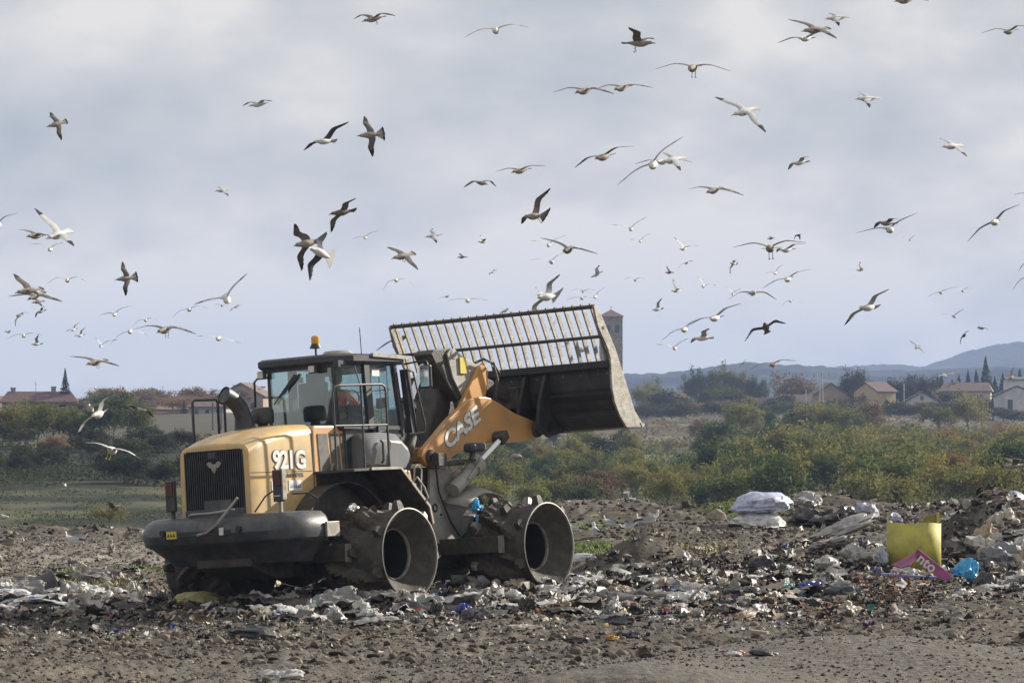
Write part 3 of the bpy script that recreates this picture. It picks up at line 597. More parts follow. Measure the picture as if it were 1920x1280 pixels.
# step pod under the cab (both sides)
for s in (-1, 1):
    b = MB(); rgs = []
    for x, z0, z1, y1 in ((.52, 1.99, 2.48, .98), (.60, 1.97, 2.52, 1.02), (1.0, 1.95, 2.53, 1.04), (1.35, 1.93, 2.50, 1.04), (1.52, 1.98, 2.40, 1.02), (1.60, 2.05, 2.27, .98)):
        rgs.append([(x, s*.66, z0), (x, s*(y1-.12), z0), (x, s*(y1-.02), z0+.08), (x, s*y1, (z0+z1)/2), (x, s*(y1-.02), z1-.12), (x, s*(y1-.14), z1), (x, s*.66, z1)])
    loft(b, rgs); pd = part(b, 'step_pod', M['pod'], smooth=35)
    b = MB(); b.prism([(.99, 1.955), (.97, 2.20), (1.02, 2.40), (1.30, 2.38), (1.47, 2.25), (1.50, 2.10), (1.38, 1.96)], s*1.052, s*1.0); part(b, 'pod_panel', M['pod'], pd, bevel=.03)
    b = MB(); b.tube([(.80, s*1.04, 2.40), (.80, s*1.08, 2.36), (.80, s*1.08, 2.1), (.80, s*1.04, 2.06)], .02, 6); part(b, 'grab_handle', M['rubber'], pd)
    b = MB(); b.prism([(1.2, 1.62), (1.25, 1.95), (1.62, 1.95), (1.66, 1.78), (1.5, 1.62)], s*.70, s*.95); part(b, 'valance', M['panel'], pd, bevel=.03)
b = MB()
for y in (-1.0, -.74): b.tube([(1.66, y, 1.98), (1.55, y, 1.3)], .014, 6)
for k in range(3): b.bar((1.53+.05*k, -1.02, 1.28+.22*k), (1.53+.05*k, -.72, 1.28+.22*k), .05, .03)
b.tube([(1.86, -.98, 1.95), (1.78, -.98, 1.35)], .014, 6); b.tube([(1.66, -1.0, 1.98), (1.74, -.99, 2.02), (1.86, -.98, 1.95)], .014, 6); part(b, 'access_ladder', M['steel'], smooth=60)
b = MB(); b.box((2.0, 0, 1.7), (.5, 1.0, .9)); b.box((2.1, 0, 2.3), (.35, .9, .5)); b.tube([(2.05, -.35, 2.2), (2.1, -.35, 2.9)], .14, 12); b.tube([(2.15, -.5, 2.2), (2.35, -.45, 2.45), (2.3, -.3, 2.8)], .09, 10); part(b, 'hydraulic_block', M['grime'], bevel=.02)
# front frame tower plates, fender
for s in (-1, 1):
    b = MB(); b.prism([(2.52, .80), (2.56, 1.5), (2.62, 1.97), (3.02, 1.97), (3.30, 1.80), (3.52, 1.74), (3.8, 1.60), (3.98, 1.42), (3.70, 1.1), (3.2, .8)], s*.58, s*.52); tw = part(b, 'tower_plate', M['grey'], bevel=.01)
    b = MB()
    for x, z in ((2.78, 1.75), (2.82, 1.25), (3.15, 1.5), (2.62, 1.38)): b.lathe([(.001, s*.592), (.022, s*.592), (.022, s*.57)], 10, 0, 'Y', (x, 0, z))
    b.lathe([(.04, s*.585), (.055, s*.60), (.07, s*.585)], 14, 0, 'Y', (2.68, 0, 1.36)); part(b, 'bolt_holes', M['rubber'], tw)
    b = MB(); b.box((2.60, s*.587, 1.18), (.05, .006, .17)); part(b, 'hazard_sticker', M['sticker'], tw)
    b = MB(); b.tube([(2.70, s*.62, 2.2), (2.70, s*.63, 1.95), (2.74, s*.63, 1.6), (2.85, s*.63, 1.4), (2.95, s*.66, 1.15), (3.1, s*.72, .9)], .017, 6); part(b, 'hydraulic_hose', M['rubber'], tw, smooth=60)
    # flared front fender
    V = []; cols = 9
    for i in range(cols):
        t_ = i/(cols-1); a = R(130-95*t_)
        for yy, rr_ in ((.56, 1.06), (.80, 1.00), (1.0, .93)): V.append((3.56+rr_*math.cos(a), s*yy, .62+rr_*math.sin(a)*1.02))
    b = MB(); b.add(V, [(i*3+j, i*3+j+1, (i+1)*3+j+1, (i+1)*3+j) for i in range(cols-1) for j in range(2)]); fd = part(b, 'front_fender', M['grey'], smooth=60); sm = fd.modifiers.new('t', 'SOLIDIFY'); sm.thickness = .025
# boom arms
boomP = [(2.38, 2.16), (2.44, 2.27), (3.12, 2.73), (3.63, 3.0), (3.75, 3.055), (3.92, 3.085), (4.15, 3.09), (4.30, 3.07), (4.52, 2.99), (4.96, 2.82), (5.35, 2.73), (5.62, 2.66), (5.66, 2.55), (5.60, 2.45), (5.3, 2.39), (5.01, 2.36), (4.51, 2.345), (4.19, 2.38), (3.6, 2.28), (3.01, 2.08), (2.75, 1.97), (2.5, 2.02)]
for s in (-1, 1):
    b = MB(); b.prism(boomP, s*.60, s*.50); bm_ = part(b, 'boom_arm', M['boom'], bevel=.012)
    for x, z, r in ((4.36, 2.44, .10), (5.5, 2.55, .12), (2.6, 2.15, .12)):
        b = MB(); b.lathe([(.001, s*.66), (r*.9, s*.655), (r, s*.64), (r, s*.59)], 20, 0, 'Y', (x, 0, z)); part(b, 'pivot_pin', M['grime'], bm_, smooth=40)
    b = MB(); b.tube([(2.95, s*.75, 1.62), (3.58, s*.75, 1.99)], .115, 18); b.tube([(3.50, s*.75, 1.945), (3.66, s*.75, 2.035)], .14, 18); b.box((3.6, s*.75, 2.13), (.12, .06, .09)); b.tube([(3.2, s*.88, 1.78), (3.5, s*.9, 2.05), (3.6, s*.82, 2.12)], .02, 6); ly = part(b, 'lift_cylinder', M['grey'], smooth=40)
    b = MB(); b.tube([(3.6, s*.75, 2.0), (4.30, s*.75, 2.41)], .05, 14); part(b, 'rod', M['chrome'], ly, smooth=40)
    b = MB(); b.bar((4.24, s*.75, 2.37), (4.45, s*.72, 2.49), .16, .15); b.bar((4.36, s*.62, 2.44), (4.36, s*.80, 2.44), .1, .1); part(b, 'rod_eye', M['grime'], ly, bevel=.02)
    b = MB(); b.box((2.85, s*.72, 2.04), (.75, .18, .07)); b.box((2.62, s*.76, 2.10), (.22, .14, .2)); hl = part(b, 'headlight_bracket', M['grime'], bevel=.01)
    b = MB(); b.box((3.30, s*.95, 2.27), (.34, .22, .15)); hh = part(b, 'headlight', M['black'], hl, bevel=.05); b = MB(); b.box((3.48, s*.95, 2.28), (.04, .19, .12)); part(b, 'lens', M['lens'], hh, bevel=.02); b = MB(); b.bar((3.2, s*.95, 2.08), (3.25, s*.95, 2.2), .05, .05); b.bar((2.9, s*.75, 2.06), (3.3, s*.95, 2.07), .06, .05); part(b, 'stalk', M['grime'], hh)
def case_text(nm, off, ext, m, dy):
    o = text_mesh('CASE', .355, off, ext, nm, m, BA, (3.46, -.603-dy, 2.585), (math.pi/2, R(-26.5), 0), .12, 1.28, .98)
BA = [o for o in LO.children if o.name == 'boom_arm'][0] if any(o.name == 'boom_arm' for o in LO.children) else bm_
case_text('brand_lettering_outline', .024, .002, M['outline'], 0); case_text('brand_lettering', .012, .005, M['white'], .003)
b = MB(); b.box((4.55, 0, 2.66), (.3, 1.0, .38)); b.box((3.0, 0, 2.2), (.3, 1.05, .25)); part(b, 'cross_tube', M['boom'], bevel=.03)
# bellcrank, tilt cylinder, bucket link
b = MB(); b.prism([(3.30, 3.80), (3.40, 3.87), (3.84, 3.90), (3.98, 3.84), (4.18, 3.70), (4.22, 3.45), (4.15, 3.15), (3.95, 3.05), (3.72, 3.30), (3.48, 3.55)], -.20, .16); bl = part(b, 'bellcrank', M['grime'], bevel=.02)
b = MB(); b.prism([(3.68, 3.80), (3.78, 3.89), (3.90, 3.88), (4.05, 3.78), (4.50, 3.62), (4.62, 3.35), (4.3, 3.15), (4.02, 3.12), (3.80, 3.42)], -.24, -.205); b.lathe([(.001, -.255), (.07, -.25), (.075, -.24)], 18, 0, 'Y', (3.84, 0, 3.79)); part(b, 'side_plate', M['grey'], bl, bevel=.005)
b = MB(); b.box((4.05, -.26, 3.62), (.16, .02, .26)); part(b, 'warning_plate', M['sticker'], bl)
b = MB(); b.prism([(3.80, 2.84), (3.86, 2.98), (4.42, 3.60), (4.55, 3.66), (4.66, 3.52), (4.6, 3.25), (4.45, 2.9), (4.1, 2.75)], -.32, -.25); part(b, 'crank_arm', M['boom'], bl, bevel=.01)
b = MB(); b.prism([(3.3, 2.3), (3.75, 3.3), (4.1, 3.1), (4.3, 2.7), (3.9, 2.2)], .0, .4); part(b, 'crank_mount', M['grime'], bl, bevel=.03)  # boom-orange block; the dark grime colour stands in for shade on it
b = MB(); b.tube([(2.35, .05, 2.35), (2.95, .05, 2.98)], .14, 16); b.tube([(2.93, .05, 2.96), (3.0, .05, 3.03)], .16, 16); tc_ = part(b, 'tilt_cylinder', M['grime'], smooth=40)
b = MB(); b.tube([(3.0, .05, 3.03), (3.48, .05, 3.72)], .06, 14); part(b, 'rod', M['chrome'], tc_, smooth=40)
b = MB(); b.bar((4.5, -.12, 3.4), (5.55, -.12, 3.1), .14, .22); b.box((5.5, -.12, 3.1), (.3, .5, .35)); part(b, 'bucket_link', M['grime'], bl, bevel=.02)
b = MB(); b.tube([(4.3, -.33, 3.66), (4.5, -.35, 3.72), (4.75, -.35, 3.66), (4.9, -.35, 3.5)], .022, 7); b.tube([(4.75, -.36, 3.6), (4.8, -.38, 3.4), (4.72, -.38, 3.1), (4.8, -.4, 2.95)], .03, 7); part(b, 'grease_hose', M['grime'], bl, smooth=60)
# bucket
W_ = 2.04
back = [(5.58, 3.56), (5.60, 3.40), (5.60, 3.15), (5.66, 2.90), (5.78, 2.68), (5.94, 2.52), (6.20, 2.52), (6.40, 2.545)]
b = MB(); b.sheet(back, -W_, W_, .05); bk = part(b, 'bucket', M['bucket'])
sideP = [(5.19, 4.44), (5.25, 4.47), (5.40, 4.30), (5.74, 3.78), (6.21, 2.76), (6.41, 2.56), (6.36, 2.50), (5.94, 2.50), (5.77, 2.68), (5.63, 2.92), (5.585, 3.15), (5.585, 3.62), (5.52, 3.78), (5.28, 4.12)]
for s in (-1, 1):
    b = MB(); b.prism(sideP, s*(W_+.04), s*W_); sp2 = part(b, 'side_plate', M['steel'], bk, bevel=.006)
    b = MB(); b.lathe([(.001, s*(W_+.047)), (.03, s*(W_+.047))], 12, 0, 'Y', (5.42, 0, 4.1)); part(b, 'shackle_hole', M['rubber'], sp2)
b = MB(); b.prism([(6.38, 2.50), (6.45, 2.52), (6.45, 2.56), (6.34, 2.575)], -W_-.05, W_+.05); part(b, 'cutting_edge', M['steel'], bk)
b = MB(); b.prism([(5.50, 3.58), (5.66, 3.58), (5.66, 3.50), (5.50, 3.47)], -W_, W_); b.prism([(5.52, 3.05), (5.6, 3.10), (5.6, 2.98)], -W_, -.75); b.prism([(5.52, 3.05), (5.6, 3.10), (5.6, 2.98)], .75, W_); b.prism([(5.64, 2.72), (5.72, 2.80), (5.80, 2.66)], -W_, W_); part(b, 'stiffener', M['bucket'], bk)
for y in (-.82, -.42, .42, .82):
    b = MB(); b.prism([(5.22, 2.62), (5.30, 3.0), (5.5, 3.42), (5.62, 3.48), (5.62, 3.1), (5.8, 2.66), (5.95, 2.5), (5.5, 2.42)], y-.03, y+.03); part(b, 'hinge_plate', M['bucket'], bk, bevel=.006)
b = MB(); b.lathe([(.001, -.85), (.09, -.85), (.09, .85), (.001, .85)], 16, 0, 'Y', (5.5, 0, 2.58)); part(b, 'hinge_pin', M['grime'], bk, smooth=40)
# rake grate on top of the bucket
b = MB(); b.tube([(5.235, -W_-.02, 4.44), (5.235, W_+.02, 4.44)], .034, 8); part(b, 'grate_rail', M['grime'], bk, smooth=50)
b = MB(); b.tube([(5.42, -W_, 3.965), (5.42, W_, 3.965)], .028, 8); part(b, 'grate_rail', M['grime'], bk, smooth=50)
barm = MB(); barm.prism([(5.21, 4.49), (5.26, 4.50), (5.335, 4.40), (5.545, 3.97), (5.69, 3.56), (5.69, 3.40), (5.60, 3.36), (5.60, 3.54), (5.455, 3.955), (5.245, 4.40)], -.014, .014)
first = None
for k in range(24):
    y = -W_+.06+(2*W_-.12)*k/23
    if first is None: first = part(barm, 'grate_bar', M['steel'], bk); o = first
    else: o = first.copy(); COL.objects.link(o); o.parent = bk
    o.location = (0, y, 0)
# rubbish caught on the drums is its own thing (placed in world space)
# ---------------------------------------------------------------- operator (seated, seen through the rear glass)
def skin_body(name, joints, edges, root, mats, parent, sub=1, rot=None):
    me = bpy.data.meshes.new(name); me.from_pydata([j[:3] for j in joints], edges, []); me.materials.append(mats)
    o = bpy.data.objects.new(name, me); COL.objects.link(o)
    sk = o.modifiers.new('skin', 'SKIN'); me.skin_vertices.new() if not me.skin_vertices else None
    for i, j in enumerate(joints):
        v = me.skin_vertices[0].data[i]; v.radius = (j[3], j[3] if len(j) < 5 else j[4]); v.use_root = (i == root)
    sb = o.modifiers.new('sub', 'SUBSURF'); sb.levels = sub; sb.render_levels = sub
    if parent: o.parent = parent
    return o
OPL = Vector((.92, -.10, 2.72)); Ml = Matrix.Translation(LO.location) @ LO.rotation_euler.to_matrix().to_4x4()
op = empty('person', tuple(Ml @ OPL), LO.rotation_euler, 'loader driver in an orange high visibility jacket sitting in the cab, back turned', 'person')
J = [(0, 0, .05, .15, .13), (.02, 0, .22, .13, .12), (.03, 0, .40, .15, .11), (.05, 0, .50, .07, .065), (.06, 0, .57, .055, .055), (.08, 0, .66, .085, .09), (.08, 0, .74, .09, .08), (.075, 0, .79, .05, .05),
     (.05, -.20, .44, .06, .06), (.22, -.27, .24, .045, .045), (.44, -.16, .24, .032, .032), (.05, .20, .44, .06, .06), (.22, .27, .24, .045, .045), (.44, .16, .24, .032, .032),
     (.10, -.11, .03, .09, .09), (.48, -.15, .06, .065, .065), (.58, -.15, -.22, .05, .05), (.66, -.15, -.30, .04, .03), (.10, .11, .03, .09, .09), (.48, .15, .06, .065, .065), (.58, .15, -.22, .05, .05), (.66, .15, -.30, .04, .03)]
Ed = [(0, 1), (1, 2), (2, 3), (3, 4), (4, 5), (5, 6), (6, 7), (2, 8), (8, 9), (9, 10), (2, 11), (11, 12), (12, 13), (0, 14), (14, 15), (15, 16), (16, 17), (0, 18), (18, 19), (19, 20), (20, 21)]
fing = []
for s, bi in ((-1, 10), (1, 13)):
    base = len(J); px_, py_, pz_ = J[bi][:3]
    J.append((px_+.06, py_-s*.01, pz_+.015, .026, .018)); Ed.append((bi, base))
    for k in range(4):
        i = len(J); o_y = (k-1.5)*.018; J.append((px_+.10, py_+o_y, pz_+.03, .009)); J.append((px_+.125-.004*k, py_+o_y, pz_+.005, .008)); Ed += [(base, i), (i, i+1)]
    i = len(J); J.append((px_+.06, py_-s*.035, pz_+.035, .010)); J.append((px_+.09, py_-s*.03, pz_+.05, .009)); Ed += [(base, i), (i, i+1)]
body = skin_body('body', J, Ed, 0, M['skin'], op, 1)
jk = [(0, 0, .04, .165, .15), (.02, 0, .22, .15, .14), (.03, 0, .40, .165, .125), (.045, 0, .50, .085, .08), (.05, -.20, .44, .08, .075), (.22, -.275, .24, .062, .06), (.40, -.18, .24, .045, .045), (.05, .20, .44, .08, .075), (.22, .275, .24, .062, .06), (.40, .18, .24, .045, .045)]
skin_body('jacket', jk, [(0, 1), (1, 2), (2, 3), (2, 4), (4, 5), (5, 6), (2, 7), (7, 8), (8, 9)], 0, M['orange'], op, 1)
tr_ = [(0, 0, 0, .15, .13), (.10, -.11, .02, .105, .1), (.48, -.15, .06, .08, .08), (.58, -.15, -.20, .065, .065), (.10, .11, .02, .105, .1), (.48, .15, .06, .08, .08), (.58, .15, -.20, .065, .065)]
skin_body('trousers', tr_, [(0, 1), (1, 2), (2, 3), (0, 4), (4, 5), (5, 6)], 0, M['jeans'], op, 1)
b = MB(); b.lathe([(.01, .845), (.06, .83), (.10, .78), (.108, .70), (.10, .64), (.07, .61)], 16, 0, 'Z', (.055, 0, 0), (1, .9)); b.build('hair', M['hair'], op, 40)
b = MB(); b.lathe([(.001, .03), (.018, .0), (.02, -.02), (.001, -.02)], 8, 0, 'X', (0, 0, 0)); nose = b.build('nose', M['skin'], op, 40); nose.location = (.165, 0, .68)
for s in (-1, 1):
    b = MB(); b.lathe([(.001, .0), (.012, -.006), (.001, -.012)], 8, 0, 'X'); e_ = b.build('eye', M['hair'], op, 40); e_.location = (.168, s*.033, .705)
    b = MB(); b.lathe([(.001, .01), (.022, 0), (.001, -.01)], 8, 0, 'Y', (0, 0, 0), (.7, 1.2)); e_ = b.build('ear', M['skin'], op, 40); e_.location = (.08, s*.095, .69)
# ---------------------------------------------------------------- rubbish
def crumple(kind, size, seed, amp=.25, fold=6.0, sag=0, n=None):
    r_ = np.random.default_rng(seed); sx, sy, sz = size
    if kind == 'bag':       # closed lump with creases
        nu, nv = 34, 18; u = np.linspace(0, 2*np.pi, nu, endpoint=False); v = np.linspace(-np.pi/2, np.pi/2, nv)
        U, V_ = np.meshgrid(u, v); x = np.cos(V_)*np.cos(U); y = np.cos(V_)*np.sin(U); z = np.sin(V_)
        o = seed*3.7
        k = np.abs(fbm(x*fold*.5+o+z*2, y*fold*.5+z*3+o, 3)); k2 = np.abs(fbm(x*fold*1.6+o, y*fold*1.6+z*5, 2))
        rr = 1+amp*(fbm(x*1.5+o, y*1.5+z+o, 2)*1.6-k*1.9-.55*k2)
        z = z*np.where(z < 0, .5, 1)*rr; P = np.stack([x*rr*sx/2, y*rr*sy/2, z*sz/1.5+sz*.2], -1).reshape(-1, 3)
        F = [(j*nu+i, j*nu+(i+1) % nu, (j+1)*nu+(i+1) % nu, (j+1)*nu+i) for j in range(nv-1) for i in range(nu)]
        return P, F
    nu, nv = (30, 20) if n is None else n
    U, V_ = np.meshgrid(np.linspace(-.5, .5, nu), np.linspace(-.5, .5, nv)); o = seed*2.3
    ed = 1+.25*fbm(U*4+o, V_*4, 2)
    h = np.abs(fbm(U*fold+o, V_*fold*.6+o, 3))*amp*2+fbm(U*2+o, V_*2, 2)*amp*.8
    prof_ = (1-(np.abs(V_)*2)**1.5)*.55*(1-(np.abs(U)*2)**3*.6)
    P = np.stack([U*sx*ed, V_*sy*ed, (prof_+h)*sz-sag*sz*0], -1).reshape(-1, 3)
    F = [(j*nu+i, j*nu+i+1, (j+1)*nu+i+1, (j+1)*nu+i) for j in range(nv-1) for i in range(nu-1)]
    return P, F
plas = {}
def pm(col, rough=.35, dirt=True):
    k = (tuple(col), rough)
    if k not in plas:
        plas[k] = mat('film_plastic', col, rough, dirt=(.15, .12, .095) if dirt else None, dscale=4, damt=.4, var=.12, vscale=12, bump=.35, bscale=22)
    return plas[k]
def trash(name, px, py, wpx, hpx, col, label, cat, kind='bag', seed=1, depth=None, rot=0, tilt=0, amp=.25, fold=6, rough=.35, group=None, sink=.05, smooth=28):
    g0 = ground_at(px, py); s = FPX/g0[1]; wm, hm_ = wpx/s, hpx/s; dm = depth or wm*.6
    P, F = crumple(kind, (wm, dm, hm_), seed, amp, fold); b = MB(); b.add(P, F)
    o = b.build(name, pm(col, rough), None, smooth); o.location = (g0[0], g0[1]+dm*.25, g0[2]-sink*hm_+LIFT.get(seed, 0)); o.rotation_euler = (0, R(tilt), R(rot))
    if kind == 'sheet': m_ = o.modifiers.new('t', 'SOLIDIFY'); m_.thickness = .006
    return tag(o, label, cat, group)
LIFT = {11: .40, 13: .22, 18: .38, 19: .12, 20: .3, 21: .08, 33: .1, 34: .1}
WH, GR, BK = (.52, .52, .50), (.22, .215, .21), (.018, .018, .02)
T = [
 ('bulk_bag', 1432, 984, 122, 42, (.42, .46, .62), 'bluish white bulk bag on top of the other white bag', 'bag', 'bag', 11, 1.3, 8, -6, .16, 3),
 ('bulk_bag', 1425, 985, 108, 38, (.60, .60, .60), 'dirty white bulk bag lying on the green grass strip', 'bag', 'bag', 12, 1.2, -5, 5, .2, 3.5),
 ('bulk_bag', 1518, 968, 62, 32, (.33, .32, .31), 'pale grey sack on top of the black sheeting heap', 'bag', 'bag', 13, .8, 0, 0, .3, 5),
 ('plastic_sheet', 1540, 985, 130, 42, (.045, .043, .042), 'heap of black sheeting right of the white bulk bags', 'plastic sheet', 'bag', 14, 1.2, 0, 0, .38, 6),
 ('rubbish_bag', 1588, 976, 44, 36, (.05, .05, .055), 'black rubbish bag left of the lilac sack on the skyline', 'bag', 'bag', 15, .7, 0, 0, .3, 5),
 ('bulk_bag', 1623, 974, 52, 40, (.34, .34, .43), 'lilac grey netted sack on the skyline left of the container', 'bag', 'bag', 16, .8, 0, 8, .22, 5),
 ('bulk_bag', 1676, 978, 38, 24, (.36, .38, .50), 'pale lilac sack peeping out just behind the yellow container', 'bag', 'bag', 17, .6, 0, 0, .25, 5),
 ('plastic_sheet', 1590, 1036, 185, 30, (.30, .29, .275), 'long grey plastic sheet draped down the heap left of the container', 'plastic sheet', 'bag', 18, .9, 4, -21, .3, 6),
 ('plastic_sheet', 1562, 1055, 90, 20, (.24, .23, .215), 'lower fold of grey plastic at the foot of the long draped sheet', 'plastic sheet', 'bag', 19, .7, 0, -12, .5, 7),
 ('bulk_bag', 1905, 1000, 84, 60, (.36, .42, .50), 'big blue grey striped bag at the right edge of the picture', 'bag', 'bag', 20, 1.1, 0, 0, .2, 4),
 ('plastic_sheet', 1822, 1014, 92, 42, (.50, .48, .47), 'arched off white bag on top of the right heap', 'bag', 'bag', 21, .8, 0, 12, .35, 4),
 ('rubbish_bag', 1812, 1046, 78, 60, (.13, .125, .12), 'dark grey torn bag just right of the yellow container', 'bag', 'bag', 22, .7, 0, 0, .4, 7),
 ('rubbish_bag', 1884, 1036, 66, 44, (.42, .39, .33), 'beige crumpled bag with torn mouth below the striped bag', 'bag', 'bag', 23, .6, 0, 0, .45, 7),
 ('rubbish_bag', 1886, 1066, 110, 54, (.17, .175, .185), 'slate grey wide bag low on the right heap', 'bag', 'bag', 24, .8, 10, 0, .4, 6),
 ('rubbish_bag', 1850, 1072, 60, 26, (.04, .04, .042), 'black shiny bag low on the right heap', 'bag', 'bag', 25, .6, 0, 0, .4, 6),
 ('blue_bag', 1806, 1092, 52, 52, (.04, .33, .62), 'bright blue knotted rubbish bag beside the magenta board', 'bag', 'bag', 26, .4, 0, 28, .3, 6),
 ('rubbish_bag', 1842, 1106, 48, 44, (.035, .033, .033), 'black bag with a white streak right of the blue bag', 'bag', 'bag', 27, .4, 0, 30, .25, 5),
 ('rubbish_bag', 1866, 1092, 22, 8, (.16, .04, .36), 'small violet bag scrap right of the blue bag', 'bag', 'bag', 28, .2, 0, 0, .3, 6),
 ('rubbish_bag', 1900, 1088, 50, 20, (.40, .41, .43), 'pale grey bag half buried at the right edge', 'bag', 'bag', 29, .5, 0, 0, .3, 6),
 ('rubbish_bag', 1700, 1082, 62, 24, (.48, .46, .43), 'cream wrinkled plastic lying in front of the yellow container', 'bag', 'bag', 30, .4, 0, 0, .4, 8),
 ('rubbish_bag', 1645, 1078, 34, 26, (.12, .09, .26), 'indigo crumpled bag at the left foot of the container', 'bag', 'bag', 31, .4, 0, 0, .4, 6),
 ('clear_bag', 1653, 1062, 26, 44, (.42, .46, .52), 'upright clear plastic bag leaning on the container', 'bag', 'bag', 32, .25, 0, 0, .4, 7),
 ('rubbish_bag', 1601, 1066, 58, 40, (.34, .33, .31), 'grey plastic roll behind the wooden stick', 'bag', 'bag', 33, .5, 0, 20, .4, 6),
 ('rubbish_bag', 1548, 1076, 60, 28, (.45, .44, .43), 'pale grey rounded plastic right of the wooden stick', 'bag', 'bag', 34, .5, 0, 0, .35, 5),
 ('rubbish_bag', 1438, 1078, 74, 40, (.02, .022, .028), 'black tent shaped sheeting left of the wooden stick', 'plastic sheet', 'bag', 35, .5, 0, 18, .35, 4),
 ('rubbish_bag', 1425, 1086, 42, 26, (.38, .34, .29), 'tan ribbed plastic piece below the black sheeting', 'bag', 'bag', 36, .3, 0, 0, .35, 9),
 ('blue_bag', 1523, 1112, 66, 26, (.02, .045, .27), 'royal blue crumpled bag in front of the container heap', 'bag', 'bag', 37, .4, 0, -6, .4, 7),
 ('rubbish_bag', 1478, 1106, 40, 16, (.05, .32, .28), 'teal plastic scrap left of the royal blue bag', 'bag', 'bag', 38, .3, 0, 0, .4, 7),
 ('rubbish_bag', 1596, 1122, 100, 30, (.075, .08, .09), 'dark slate tarpaulin bundle in front of the container', 'tarpaulin', 'bag', 39, .5, 0, 4, .35, 6),
 ('rubbish_bag', 1395, 1116, 110, 22, (.035, .038, .042), 'long black folded tarpaulin in the middle of the litter', 'tarpaulin', 'bag', 40, .5, 6, 0, .4, 7),
 ('plastic_sheet', 1248, 1128, 92, 24, (.105, .105, .11), 'smooth dark grey curved sheet in the middle of the litter', 'plastic sheet', 'bag', 41, .45, -8, 0, .12, 3),
 ('rubbish_bag', 1302, 1158, 48, 26, (.44, .40, .36), 'crumpled beige bag with red print in front of the litter', 'bag', 'bag', 42, .3, 0, 0, .4, 8),
 ('foil_sheet', 1140, 1170, 90, 22, (.40, .42, .46), 'shiny silver foil crumpled at the left of the clear bags', 'foil', 'bag', 43, .35, 0, -8, .5, 10),
 ('clear_bag', 1230, 1168, 24, 20, (.44, .45, .44), 'small clear bag standing right of the silver foil', 'bag', 'bag', 44, .2, 0, 0, .45, 7),
 ('clear_bag', 1258, 1168, 32, 12, (.46, .45, .43), 'flat clear bag lying right of the small standing bag', 'bag', 'bag', 45, .25, 0, 0, .45, 7),
 ('rubbish_bag', 1090, 1062, 64, 22, (.52, .53, .55), 'white plastic panel against the front drum', 'bag', 'bag', 46, .3, 0, -6, .1, 3),
 ('rubbish_bag', 1080, 1110, 60, 34, (.50, .48, .44), 'cream white torn bag in front of the front drum', 'bag', 'bag', 47, .35, 0, 0, .5, 7),
 ('rubbish_bag', 1020, 1118, 62, 26, (.47, .45, .43), 'white torn bag below the front drum rim', 'bag', 'bag', 48, .35, 0, 0, .5, 7),
 ('rubbish_bag', 932, 1118, 70, 30, (.48, .44, .40), 'off white torn bag between the two near drums', 'bag', 'bag', 49, .35, 0, 0, .5, 7),
 ('rubbish_bag', 968, 1104, 42, 26, (.42, .33, .26), 'tan torn paper sack between the two near drums', 'bag', 'bag', 50, .3, 0, 0, .5, 7),
 ('rubbish_bag', 860, 1098, 46, 26, (.44, .40, .36), 'pale wrapping beside the rear drum rim', 'bag', 'bag', 51, .3, 0, 0, .5, 7),
 ('rubbish_bag', 832, 1106, 16, 14, (.26, .22, .62), 'small lilac wrapper beside the rear drum rim', 'wrapper', 'bag', 52, .2, 0, 0, .4, 7),
 ('blue_bag', 872, 1152, 30, 28, (.035, .05, .28), 'dark blue crumpled bag before the rear drum', 'bag', 'bag', 53, .25, 0, 0, .35, 7),
 ('rubbish_bag', 895, 1160, 60, 28, (.13, .13, .15), 'grey torn bag right of the dark blue one', 'bag', 'bag', 54, .3, 0, 0, .5, 7),
 ('blue_bag', 542, 1150, 22, 12, (.02, .24, .60), 'small vivid blue wrapper in the foreground litter', 'wrapper', 'bag', 55, .2, 0, 0, .45, 7),
 ('blue_bag', 522, 1154, 22, 12, (.025, .10, .38), 'small navy wrapper left of the vivid blue one', 'wrapper', 'bag', 56, .2, 0, 0, .45, 7),
 ('sack', 372, 1130, 108, 30, (.36, .34, .15), 'olive yellow woven sack lying under the counterweight', 'sack', 'bag', 57, .55, 0, 0, .16, 4),
 ('sack', 440, 1128, 60, 26, (.44, .42, .36), 'cream cloth sack right of the olive sack', 'sack', 'bag', 58, .4, 0, 14, .35, 5),
 ('rubbish_bag', 420, 1150, 82, 16, (.30, .29, .27), 'flat grey plastic sheet in front of the sacks', 'plastic sheet', 'bag', 59, .35, 0, 4, .3, 8),
 ('torn_boot', 480, 1196, 112, 30, (.022, .025, .028), 'black crushed rubber boot lying in the foreground', 'boot', 'bag', 60, .35, 0, 5, .22, 3.5),
 ('clear_bag', 522, 1278, 100, 30, (.50, .49, .48), 'translucent white bag at the bottom edge of the picture', 'bag', 'bag', 61, .35, 0, -4, .35, 8),
 ('rubbish_bag', 1390, 1226, 22, 10, (.50, .16, .14), 'small red and white wrapper on the smooth berm', 'wrapper', 'bag', 62, .15, 0, 0, .3, 6),
 ('rubbish_bag', 1376, 1229, 32, 12, (.50, .50, .51), 'white crushed bottle on the smooth berm', 'bottle', 'bag', 63, .15, 0, 0, .25, 6),
 ('rubbish_bag', 1432, 1228, 58, 15, (.03, .03, .033), 'flat black bag lying on the smooth berm', 'bag', 'bag', 64, .2, 0, 5, .15, 4),
 ('rubbish_bag', 1148, 1200, 24, 14, (.46, .27, .04), 'orange yellow wrapper in the near litter', 'wrapper', 'bag', 65, .15, 0, 0, .4, 7),
 ('rubbish_bag', 1186, 1196, 46, 16, (.03, .033, .05), 'navy black bag scrap right of the orange wrapper', 'bag', 'bag', 66, .2, 0, 0, .4, 7),
 ('rubbish_bag', 1075, 1206, 60, 16, (.045, .04, .042), 'black bag scrap left of the orange wrapper', 'bag', 'bag', 67, .2, 0, 0, .4, 7),
